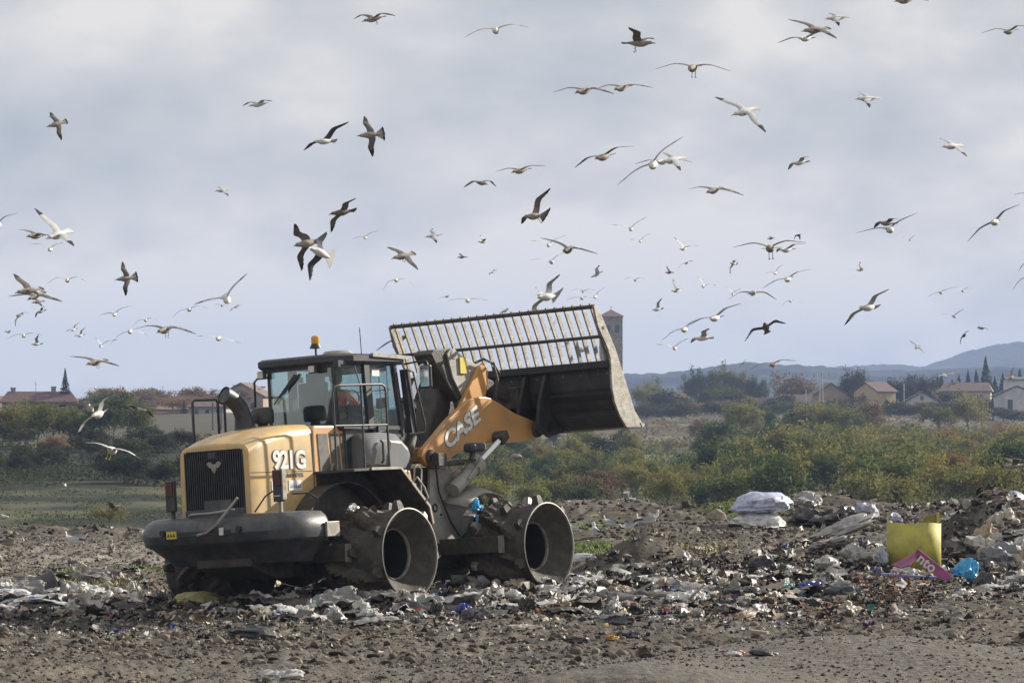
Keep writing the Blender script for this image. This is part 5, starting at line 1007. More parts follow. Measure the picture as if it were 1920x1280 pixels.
scrub('meadow_grass', 30000, -60, 800, 110, 285, .35, LM['shade'], 'rough grass of the meadow left behind the loader', .07)
scrub('meadow_tussocks', 15000, -60, 800, 110, 275, .6, LM['dark'], 'taller tufts scattered over the left meadow', .09)
scrub('bank_scrub', 34000, -60, 800, 270, 352, 1.0, LM['shade'], 'dark brambles covering the shaded bank on the left')  # deep leaf colour also paints the bank's shade
# left side: row of trees on the bank, shrubs on it, orange hedge
for i, (px, h, w_, k) in enumerate([(5, 4.2, 3.8, 'olive'), (38, 4.6, 4.0, 'olive'), (72, 4.4, 3.6, 'dark'), (100, 4.3, 3.6, 'olive'), (132, 4.0, 3.4, 'olive'), (160, 3.8, 3.2, 'dark'), (188, 4.6, 3.4, 'dark'), (214, 5.0, 3.6, 'dark'), (240, 4.6, 3.4, 'dark'), (262, 4.2, 2.8, 'olive'), (20, 3.2, 3.2, 'brown'), (150, 3.0, 3, 'yellow')]):
    tree(upx(px, 352+i % 3*4), 352+i % 3*4, h, w_, k, KN[k]+' tree in the row along the top of the shaded bank at the left', 'trees along the top of the left bank')
for i in range(30):
    px = rt.uniform(-20, 345); d = rt.uniform(272, 345); tree(upx(px, d), d, rt.uniform(1.3, 2.4), rt.uniform(2, 3), 'shade', 'dark shrub on the shaded bank below the left tree row', 'dark shrubs on the shaded left bank', 'shrub')  # dark leaves carry the bank's shade in their colour
tree(upx(100, 315), 315, 2.3, 2.8, 'brown', 'paler brown shrub on the shaded left bank', None, 'shrub')
tree(upx(205, 190), 190, .9, 1.6, 'yellow', 'small light green bush on the meadow at the left', None, 'shrub')
for i in range(26):
    px = rt.uniform(175, 480); d = rt.uniform(690, 740); tree(upx(px, d), d, rt.uniform(2.2, 4.6), rt.uniform(4, 7), rt.choice(['russet', 'brown', 'russet', 'brown']), 'rusty or bare brown shrub on the rise between the left houses', 'autumn shrubs between the left houses', 'shrub')
tree(upx(403, 720), 720, 6.5, 6, 'bare', 'leafless tree on the rise left of the exhaust stack', None, 'bare_tree', z=2.2)
tree(upx(122, 640), 640, 10.2, 2.1, 'conifer', 'tall sparse conifer beside the long house at the left', None, 'conifer', z=-.6)
for px in (214, 345): tree(upx(px, 700), 700, 3.2, .7, 'conifer', 'tiny dark conifer on the left skyline', 'tiny conifers on the left skyline', 'conifer')
for i, px in enumerate((160, 185, 205)): tree(upx(px, 640), 640, 4+i*.4, 3.4, 'dark', 'round dark tree on the skyline right of the long house', 'round trees right of the long house')
# village trees
for px, d, h, w_, k in [(1205, 850, 8.5, 6, 'yellow'), (1250, 840, 7.5, 9, 'shade'), (1275, 850, 6, 8, 'shade'), (1345, 850, 9, 12, 'dark'), (1378, 845, 7, 8, 'shade'), (1330, 845, 6.5, 9, 'shade'), (1470, 840, 6.5, 8, 'shade'), (1488, 900, 11.5, 10, 'brown'), (1510, 900, 9, 9, 'brown'), (1588, 890, 9.5, 8, 'shade'), (1604, 890, 11, 8, 'shade'), (1578, 870, 4.5, 7, 'brown'), (1618, 875, 11, 8, 'shade'), (1632, 860, 7, 8, 'russet'), (1672, 900, 9, 7, 'shade'), (1690, 905, 8, 8, 'shade'), (1718, 910, 8, 8, 'shade'), (1740, 905, 8.5, 8, 'shade'), (1775, 860, 7, 8, 'shade'), (1800, 850, 6, 8, 'brown'), (1825, 855, 7, 9, 'brown'), (1850, 850, 6, 9, 'brown'), (1876, 850, 8, 6, 'russet'), (1555, 855, 5, 7, 'shade'), (1445, 842, 2.5, 6, 'shade'), (1225, 870, 9, 7, 'olive'), (1522, 850, 3, 5, 'brown')]:
    tree(upx(px, d), d, h*(.8 if d < 862 else 1.0), w_*.85, k, KN[k]+' garden tree between the village houses', KN[k]+' garden trees of the village', 'tree')
for i in range(34):
    px = 1195+i*22+rt.uniform(-8, 8); d = rt.uniform(800, 842); tree(upx(px, d), d, rt.uniform(2.6, 4.4), rt.uniform(5, 8), rt.choice(['shade', 'shade', 'dark', 'brown']), 'low dark garden bush in the hedge line in front of the village', 'hedge bushes in front of the village', 'bush')
for px, d, h in [(1290, 960, 10), (1305, 960, 11.5), (1322, 960, 11), (1340, 962, 12), (1356, 960, 12.5), (1372, 960, 11.5), (1388, 960, 11), (1402, 960, 10), (1415, 960, 9.5), (1430, 960, 9)]:
    tree(upx(px, d), d, h, 3.8, 'dark' if px % 4 else 'olive', 'rounded green tree in the belt behind the brown roofs', 'belt of green trees behind the brown roofs', 'tree')
for px, d, h in [(1670, 930, 11), (1765, 930, 13), (1785, 935, 12), (1798, 935, 13.5), (1815, 935, 15), (1830, 935, 15), (1865, 940, 13), (1880, 940, 14), (1895, 935, 13), (1912, 935, 15), (1928, 935, 13), (1750, 925, 10), (1758, 925, 12)]:
    tree(upx(px, d), d, h*.8, 2.8, 'conifer', 'dark conifer in the row behind the village houses at the right', 'conifers behind the right village houses', 'conifer')
tree(upx(1848, 930), 930, 15, 3.4, 'conifer', 'tallest pointed conifer, standing out above the row at the right', None, 'conifer')
tree(upx(1712, 915), 915, 17.5, 13, 'bare', 'large leafless tree rising above the white gabled house', None, 'bare_tree')
# ---------------------------------------------------------------- buildings
wallm = {}
def hm_(name, col): 
    if name not in wallm: wallm[name] = mat(name, col, .85, var=.12, vscale=.6, dirt=tuple(c*.6 for c in col), dscale=.35, damt=.35)
    return wallm[name]
rooft = mat('roof_tiles', (.145, .10, .08), .85, var=.25, vscale=1.5); roofr = mat('roof_red', (.10, .052, .046), .8, var=.2, vscale=1.5); winm = mat('window_glass_dark', (.03, .035, .04), .15)
def house(px, d, w_, dp, eave, ridge, yaw, wm, rm, label, wins=(), axis='x', hip=0, chim=(), name='house', over=.5, z=None, sink=3):
    x = upx(px, d); z = hz(x, d) if z is None else z
    r = empty(name, (x, d, z), (0, 0, R(yaw)), label, 'house'); b = MB()
    b.box((0, 0, (eave-sink)/2), (w_, dp, eave+sink))
    if not hip:
        if axis == 'x': 
            for s in (-1, 1): b.add([(s*w_/2, -dp/2, eave), (s*w_/2, dp/2, eave), (s*w_/2, 0, ridge), (s*(w_/2-.25), -dp/2, eave), (s*(w_/2-.25), dp/2, eave), (s*(w_/2-.25), 0, ridge)], [(0, 1, 2), (5, 4, 3), (0, 2, 5, 3), (1, 4, 5, 2)])
        else: 
            for s in (-1, 1): b.add([(-w_/2, s*dp/2, eave), (w_/2, s*dp/2, eave), (0, s*dp/2, ridge), (-w_/2, s*(dp/2-.25), eave), (w_/2, s*(dp/2-.25), eave), (0, s*(dp/2-.25), ridge)], [(0, 1, 2), (5, 4, 3), (0, 2, 5, 3), (1, 4, 5, 2)])
    b.build('wall', wm, r); b = MB(); o_ = over; t_ = .22
    if axis == 'x': P4 = [(-w_/2-o_, -dp/2-o_, eave-.12), (w_/2+o_, -dp/2-o_, eave-.12), (w_/2+o_, dp/2+o_, eave-.12), (-w_/2-o_, dp/2+o_, eave-.12), (-w_/2-o_+hip, 0, ridge+.1), (w_/2+o_-hip, 0, ridge+.1)]; FF = [(0, 1, 5, 4), (2, 3, 4, 5), (3, 0, 4), (1, 2, 5)]
    else: P4 = [(-w_/2-o_, -dp/2-o_, eave-.12), (w_/2+o_, -dp/2-o_, eave-.12), (w_/2+o_, dp/2+o_, eave-.12), (-w_/2-o_, dp/2+o_, eave-.12), (0, -dp/2-o_+hip, ridge+.1), (0, dp/2+o_-hip, ridge+.1)]; FF = [(0, 4, 5, 3), (1, 2, 5, 4), (0, 1, 4), (2, 3, 5)]
    if not hip: FF = FF[:2]
    b.add(P4, FF); ro = b.build('roof', rm, r); m_ = ro.modifiers.new('t', 'SOLIDIFY'); m_.thickness = t_; m_.offset = 1
    for cx, cy, chh in chim:
        b = MB(); b.box((cx, cy, ridge+chh/2-.4), (.9, .7, chh+.8)); b.box((cx, cy, ridge+chh+.06), (1.1, .9, .12)); b.build('chimney', wm, ro)
    for wx, wz, ww, wh, side in wins:
        b = MB()
        if side == 'f': b.box((wx, -dp/2-.0, wz), (ww, .16, wh)); fr_ = b.build('window', winm, r); b = MB(); b.box((wx, -dp/2-.1, wz-wh/2-.06), (ww+.3, .25, .12)); b.build('sill', wm, fr_)
        else: b.box((w_/2, wx, wz), (.16, ww, wh)); fr_ = b.build('window', winm, r); b = MB(); b.box((w_/2+.1, wx, wz-wh/2-.06), (.25, ww+.3, .12)); b.build('sill', wm, fr_)
    return r
cream = hm_('render_cream', (.42, .36, .27)); white_ = hm_('render_white', (.55, .56, .56)); greyw = hm_('render_grey', (.32, .31, .30)); ochre = hm_('render_ochre', (.46, .36, .19)); stone = mat('tower_stone', (.23, .205, .175), .9, var=.35, vscale=1.2, bump=.5, bscale=4)
house(74, 640, 13.4, 7, 3.2, 4.9, 6, hm_('render_dim', (.26, .24, .21)), roofr, 'long low house with a dark red roof and two chimneys at the far left', [(-1.6, 1.9, 2.0, 1.5, 'f'), (.6, 2.0, .7, 1.4, 'f'), (3.6, 1.9, 1.2, 1.2, 'f')], 'x', 1.5, [(-4.8, 0, .9), (2.6, 0, 1.1)], z=-.1)
house(395, 690, 7.5, 6, 2.4, 3.6, -8, greyw, rooft, 'small grey house with dark windows left of the exhaust stack', [(-2.2, 1.2, .7, 1.4, 'f'), (0, 1.2, .7, 1.4, 'f'), (2.2, 1.2, .7, 1.4, 'f')], 'x', 1.5, [], z=-.2)
house(462, 720, 9.5, 8, 4.6, 7.2, -12, hm_('render_taupe', (.33, .27, .21)), rooft, 'big gabled house rising behind the exhaust stack', [(-2.6, 2.6, 1, 1.5, 'f'), (0, 2.6, 1, 1.5, 'f'), (2.6, 2.6, 1, 1.5, 'f')], 'y', 0, [(-2.6, 1, -.3), (3.4, 1, -.6)], z=-.3)
house(1262, 880, 12.5, 10, 3.6, 7.2, 10, hm_('render_brown', (.30, .22, .17)), rooft, 'brown hip roofed house just right of the bucket tip', [(3.4, 1.9, 1.4, 1.8, 'f'), (0, 1.9, 1.2, 1.4, 'f'), (-3.2, 1.9, 1.2, 1.4, 'f')], 'x', 4.5, [(-2.4, 0, .5)])
house(1425, 880, 11, 9, 3.4, 5.6, -16, greyw, roofr, 'house with a faded red roof left of the round brown tree', [(3, 1.6, 1.2, 1.5, 'f'), (-1.5, 1.6, 1.2, 1.5, 'f')], 'x', 0, [(3.8, 0, .5)])
house(1553, 885, 9.5, 9, 6.0, 9.2, 4, hm_('render_tan', (.34, .27, .2)), rooft, 'two storey tan house directly behind the lattice mast', [(-2.4, 4, 1.2, 1.5, 'f'), (.8, 4, 1.2, 1.5, 'f'), (-2.4, 1.4, 1.2, 1.5, 'f'), (2.6, 1.4, 1.2, 1.5, 'f')], 'y', 0, [])
house(1640, 860, 6.2, 8.5, 6.4, 8.6, 38, ochre, roofr, 'narrow ochre gabled house with its sunlit wall to the right', [(-2, 4.4, 1, 1.3, 's'), (.6, 4.4, 1, 1.3, 's'), (-2, 1.6, 1, 1.3, 's'), (0, 3.8, .9, 1.2, 'f')], 'x', 0, [])
house(1727, 850, 8.8, 8, 2.7, 5.2, -4, white_, hm_('roof_dark', (.08, .06, .05)), 'white gabled house with a dark roof edge and a small attic window', [(0, 3.9, .7, 1.0, 'f'), (-1.8, .9, .8, 1.0, 'f')], 'y', 0, [], z=.3)
house(1812, 890, 12.5, 9, 5.6, 7.6, -10, cream, rooft, 'cream house with a balcony window band under the tall conifer', [(1.4, 4.0, 1.8, 1.5, 'f'), (3.6, 4.0, 1.4, 1.5, 'f'), (-3.4, 2.2, 1.0, 1.2, 'f')], 'x', 1.2, [(-2.5, 0, .6)])
house(1905, 850, 11, 9, 4.2, 6.6, -6, white_, hm_('roof_slate', (.10, .09, .09)), 'white modern house with a dark tall window at the right edge', [(-1.6, 2.2, 1.2, 2.4, 'f')], 'y', 0, [], z=.4)
house(1925, 905, 11, 8, 7.6, 8.0, 0, white_, hm_('roof_slate', (.10, .09, .09)), 'flat roofed white block behind the modern house', [], 'x', 0, [])
house(1352, 890, 8, 7, 3.2, 5.2, 8, hm_('render_sand', (.38, .31, .23)), rooft, 'small sand coloured house among the trees left of the faded red roof', [(-1.5, 1.6, 1, 1.2, 'f'), (1.6, 1.6, 1, 1.2, 'f')], 'y', 0, [(1.5, 1, 0)], z=.4)
house(1492, 862, 7, 7, 2.8, 4.6, -8, greyw, rooft, 'small grey house below the round brown tree', [(-1.2, 1.4, 1, 1.2, 'f'), (1.6, 1.4, .9, 1.2, 'f')], 'x', 0, [], z=.2)
house(1770, 905, 8, 7, 4.4, 6.2, 14, hm_('render_sand', (.38, .31, .23)), rooft, 'sand coloured house between the white gabled house and the balcony house', [(-1.6, 2.4, 1, 1.2, 'f'), (1.6, 2.4, 1, 1.2, 'f')], 'x', 0, [], z=.2)
tx = upx(1145.5, 930); tz = hz(tx, 930)
tw = empty('church_tower', (tx, 930, tz), (0, 0, R(7)), 'square stone church tower with a low tiled pyramid roof behind the bucket', 'church tower')
b = MB(); b.box((0, 0, 13), (5.5, 5.5, 27)); b.box((0, 0, 18.4), (5.7, 5.7, .3)); b.box((0, 0, 26.6), (5.75, 5.75, .4)); b.build('wall', stone, tw)
b = MB(); b.add([(-3.2, -3.2, 26.8), (3.2, -3.2, 26.8), (3.2, 3.2, 26.8), (-3.2, 3.2, 26.8), (0, 0, 28.7)], [(0, 1, 4), (1, 2, 4), (2, 3, 4), (3, 0, 4), (3, 2, 1, 0)]); rf_ = b.build('roof', rooft, tw)
b = MB(); b.tube([(0, 0, 28.6), (0, 0, 29.6)], .06, 5); b.bar((-.3, 0, 29.25), (.3, 0, 29.25), .08, .08); b.build('cross', M['grime'], rf_)
for dx in (-1.2, 1.2):
    b = MB(); pts_ = [(dx-.55, 22.4), (dx+.55, 22.4)]+[(dx+.55*math.cos(R(a)), 24+.55*math.sin(R(a))) for a in range(0, 181, 20)]; b.prism(pts_, -2.82, -2.6); b.build('belfry_opening', winm, tw)
# lattice mast and poles
mx_ = upx(1540, 800); pz = hz(mx_, 800); py_ = empty('lattice_mast', (mx_, 800, pz), (0, 0, 0), 'pale lattice power mast in front of the tan house', 'power mast'); stl = mat('galvanised', (.42, .43, .44), .5, .4)
b = MB()
for sx in (-1, 1):
    for sy in (-1, 1): b.bar((sx*.55, sy*.55, -1), (sx*.22, sy*.22, 9.6), .09, .09)
for k in range(12):
    z0, z1 = k*.8, (k+1)*.8; w0, w1 = .55-.033*z0, .55-.033*z1; b.bar((-w0, -w0, z0), (w1, -w1, z1), .05, .05); b.bar((w0, -w0, z0), (-w1, -w1, z1), .05, .05)
b.build('frame', stl, py_); b = MB(); b.bar((-1.8, 0, 9.3), (1.8, 0, 9.3), .12, .12); 
b.build('crossarm', stl, py_)
for x_ in (-1.7, 0, 1.7):
    b = MB(); b.tube([(x_, 0, 9.3), (x_, 0, 9.9)], .09, 6); b.build('insulator', M['grime'], py_)
for px, d, top, lab in ((1695, 840, 9.0, 'thin pale pole left of the large leafless tree'), (1511, 830, 7.5, 'thin pole left of the lattice mast'), (1310, 850, 6.0, 'thin pale post right of the brown hip roofed house'), (1289, 850, 7.0, 'slim dark pole in front of the brown hip roofed house'), (67, 630, 7.0, 'thin aerial on the roof of the long left house')):
    x_ = upx(px, d); b = MB(); b.tube([(0, 0, -.5), (0, 0, top)], .11 if d > 700 else .04, 6); 
    if d < 700: b.bar((-.25, 0, top-.5), (.25, 0, top-.5), .04, .04)
    o = b.build('pole', stl if 'pale' in lab or 'mast' in lab else M['grime']); o.location = (x_, d, hz(x_, d) if d > 700 else -.1); tag(o, lab, 'pole')
for px in (399, 415):
    x_ = upx(px, 420); b = MB(); b.tube([(0, 0, -.5), (0, 0, 3.3 if px == 399 else 2.6)], .10, 6); o = b.build('post', bark); o.location = (x_, 420, hz(x_, 420)); tag(o, 'wooden post in the field seen through the left handrail', 'post', 'posts seen through the left handrail')
# ---------------------------------------------------------------- gulls
FM = dict(body=mat('plumage_white', (.58, .57, .55), .8, var=.08, vscale=14), up=mat('plumage_grey', (.26, .27, .30), .8, var=.12, vscale=12), tip=mat('plumage_black', (.022, .022, .024), .7),
          jb=mat('plumage_mottled', (.27, .235, .20), .85, var=.5, vscale=26), ju=mat('plumage_brown', (.13, .112, .098), .85, var=.4, vscale=20), slate=mat('plumage_slate', (.05, .052, .062), .8, var=.15),
          und=mat('plumage_under', (.42, .42, .42), .8, var=.12, vscale=12), bill=mat('bill_yellow', (.55, .38, .05), .4), dbill=mat('bill_dark', (.03, .027, .025), .4), legm=mat('leg_pink', (.40, .26, .2), .6), eye=mat('eye_dark', (.01, .01, .01), .2))
PL_ = {'A': ['body', 'up', 'und', 'tip', 'bill', 'body'], 'J': ['jb', 'ju', 'ju', 'tip', 'dbill', 'tip'], 'S': ['body', 'slate', 'slate', 'tip', 'bill', 'body'], 'W': ['body', 'und', 'und', 'tip', 'bill', 'body'], 'D': ['ju', 'tip', 'ju', 'tip', 'dbill', 'tip']}
def gull_mesh(h, tips, bend, kind, legs=False, fan=.7, prim=True):
    """h: unit heading; tips: two wing tip vectors from the body centre (metres)."""
    b = MB(); h = Vector(h).normalized(); a, c = Vector(tips[0]), Vector(tips[1])
    span = (a-c); up = h.cross(span).normalized()
    if up.dot(Vector((0, 0, 1))+(-(a.normalized()+c.normalized()))*.2*0) < 0: up = -up
    lat = up.cross(h).normalized(); up = h.cross(lat); up = up if up.z > 0 or abs(up.z) < .05 else -up
    # body of revolution along h
    prof = [(-.30, .006, 0), (-.22, .028, 0), (-.12, .058, -.006), (-.02, .075, -.012), (.07, .074, -.008), (.13, .055, .0), (.17, .040, .008), (.205, .040, .012), (.235, .034, .012), (.255, .018, .008), (.262, .011, .006)]
    rings = []
    for t_, r_, z_ in prof:
        rings.append([tuple(h*t_+up*z_+(lat*math.cos(2*math.pi*k/10)+up*math.sin(2*math.pi*k/10)*.92)*r_) for k in range(10)])
    loft(b, rings, 0)
    b.tube([h*.255+up*.006, h*.29+up*.003, h*.325-up*.008], [.012, .010, .003], 6, 4)      # bill
    for s in (-1, 1): b.lathe([(.001, -.005), (.006, 0), (.001, .005)], 6, 3, 'Z', tuple(h*.225+up*.02+lat*s*.034))
    # tail fan
    n = 7; V = []; 
    for k in range(n):
        q = (k/(n-1)-.5)*2; V.append(h*-.16+lat*q*.035); V.append(h*(-.30-.02*(k % 2 == 0)-.02*(1-q*q))+lat*q*.105*fan); V.append(h*(-.345-.012*(k % 2)-.03*(1-q*q))+lat*q*.13*fan)
    V2 = V+[v-up*.008 for v in V]; m3 = 3*n; f = []
    b.add([tuple(v) for v in V2], [(3*k, 3*k+3, 3*k+4, 3*k+1) for k in range(n-1)]+[(m3+3*k, m3+3*k+1, m3+3*k+4, m3+3*k+3) for k in range(n-1)], 0)
    b.add([tuple(v) for v in V2], [(3*k+1, 3*k+4, 3*k+5, 3*k+2) for k in range(n-1)]+[(m3+3*k+1, m3+3*k+2, m3+3*k+5, m3+3*k+4) for k in range(n-1)]+[(3*k+2, 3*k+5, m3+3*k+5, m3+3*k+2) for k in range(n-1)], 5)
    for tip in (a, c):
        tip = Vector(tip); L_ = tip.length; root = h*.07+up*.02+tip.normalized()*.03
        wn = (tip-root).normalized(); wup = (up-wn*up.dot(wn)).normalized(); fw = (h-wn*h.dot(wn)); fw = fw.normalized() if fw.length > .15 else wup.cross(wn)
        if fw.dot(h) < 0: fw = -fw
        wr = root.lerp(tip, .44)+wup*bend*L_*.9+fw*.085; el = root.lerp(tip, .2)+wup*bend*L_*.55-fw*.01
        P = []; keys = [(0, root), (.2, el), (.44, wr), (1, tip)]
        for i in range(14):
            t_ = i/13
            for (t0, p0), (t1, p1) in zip(keys, keys[1:]):
                if t_ <= t1+1e-6: kk = (t_-t0)/(t1-t0); p = p0.lerp(p1, kk); break
            P.append((t_, p))
        # smooth the leading edge
        Q = [P[0][1]]+[(P[i-1][1]+P[i][1]*2+P[i+1][1])/4 for i in range(1, 13)]+[P[13][1]]
        vt, vb = [], []
        for (t_, _), p in zip(P, Q):
            ch = np.interp(t_, [0, .12, .3, .45, .6, .8, .93, 1], [.18, .178, .165, .16, .14, .10, .055, .012]); th = .016*(1-t_)+.003
            back = (-h*(1-t_*.0)-wn*(-.22*max(0, t_-.45))).normalized(); back = (back-wn*back.dot(wn)*.5).normalized()
            if back.dot(-fw) < .3: back = -fw
            ns = wn.cross(back).normalized(); ns = ns if ns.dot(wup) > 0 else -ns
            jag = (.012 if (prim and int(t_*13) % 2) else 0)*(t_ > .4)
            vt += [p, p+back*ch*.35+ns*th, p+back*(ch-jag)-ns*.012*(1-t_)]; vb += [p, p+back*ch*.35-ns*th*.5+ns*.002, p+back*(ch-jag)-ns*(.012*(1-t_)+.003)]
        V = [tuple(v) for v in vt+vb]; o_ = len(vt)
        for i in range(13):
            m_t = 3 if i >= (9 if kind != 'J' and kind != 'D' else 8) else 1; m_b = 3 if i >= 10 else 2
            b.add(V, [(3*i, 3*i+3, 3*i+4, 3*i+1), (3*i+1, 3*i+4, 3*i+5, 3*i+2), (3*i+2, 3*i+5, o_+3*i+5, o_+3*i+2)], m_t) if False else None
            b.f += [[x+b.n for x in q] for q in ((3*i, 3*i+3, 3*i+4, 3*i+1), (3*i+1, 3*i+4, 3*i+5, 3*i+2), (3*i+2, 3*i+5, o_+3*i+5, o_+3*i+2))]; b.m += [m_t]*3
            b.f += [[x+b.n for x in q] for q in ((o_+3*i, o_+3*i+1, o_+3*i+4, o_+3*i+3), (o_+3*i+1, o_+3*i+2, o_+3*i+5, o_+3*i+4))]; b.m += [m_b]*2
        b.v.append(np.array(V)); b.n += len(V)
    if legs:
        for s in (-1, 1): b.tube([-h*.08+lat*s*.03-up*.05, -h*.10+lat*s*.03-up*.12, -h*.07+lat*s*.03-up*.16], .007, 4, 4); b.add([tuple(-h*.07+lat*s*.03-up*.16), tuple(-h*.11+lat*(s*.03+.02)-up*.19), tuple(-h*.12+lat*(s*.03-.02)-up*.19)], [(0, 1, 2)], 4)
    return b
def gull(x, y, s, hx, hy, lx, ly, rx, ry, kind, label, bend=.10, hd=None, legs=0, fan=.68):
    d = FPX/s; c = at(x, y, d)
    hp = np.array([hx, -hy], float)/s/.31; m = math.hypot(*hp)
    if m > .98: hp *= .98/m; m = .98
    dep = math.sqrt(1-m*m); best = None
    for hs in ((-1, 1) if hd is None else (hd,)):
        h = np.array([hp[0], hs*dep, hp[1]])
        for L_ in (.66, .60, .54, .47, .40):
            for s1 in (-1, 1):
                for s2 in (-1, 1):
                    tt = []; ok = 0
                    for (px, py), sg in (((lx, ly), s1), ((rx, ry), s2)):
                        q = np.array([px, -py], float)/s; l = math.hypot(*q); dd = math.sqrt(max(0, L_*L_-l*l)); tt.append(np.array([q[0], sg*dd, q[1]])); ok += max(0, l-L_)*.3
                    u0, u1 = tt[0]/np.linalg.norm(tt[0]), tt[1]/np.linalg.norm(tt[1])
                    sc = abs(u0@h+.05)+abs(u1@h+.05)+.7*(1+u0@u1)**2+ok+(.66-L_)*1.2+(.1 if hs > 0 else 0)
                    if best is None or sc < best[0]: best = (sc, h, tt, L_)
    _, h, tt, L_ = best
    b = gull_mesh(h, tt, bend+(.66-L_)*.25, kind, legs, fan)
    o = b.build('gull', [FM[k] for k in PL_[kind]], None, 50); o.location = tuple(c)
    return tag(o, label, 'gull', 'gulls circling over the tip')
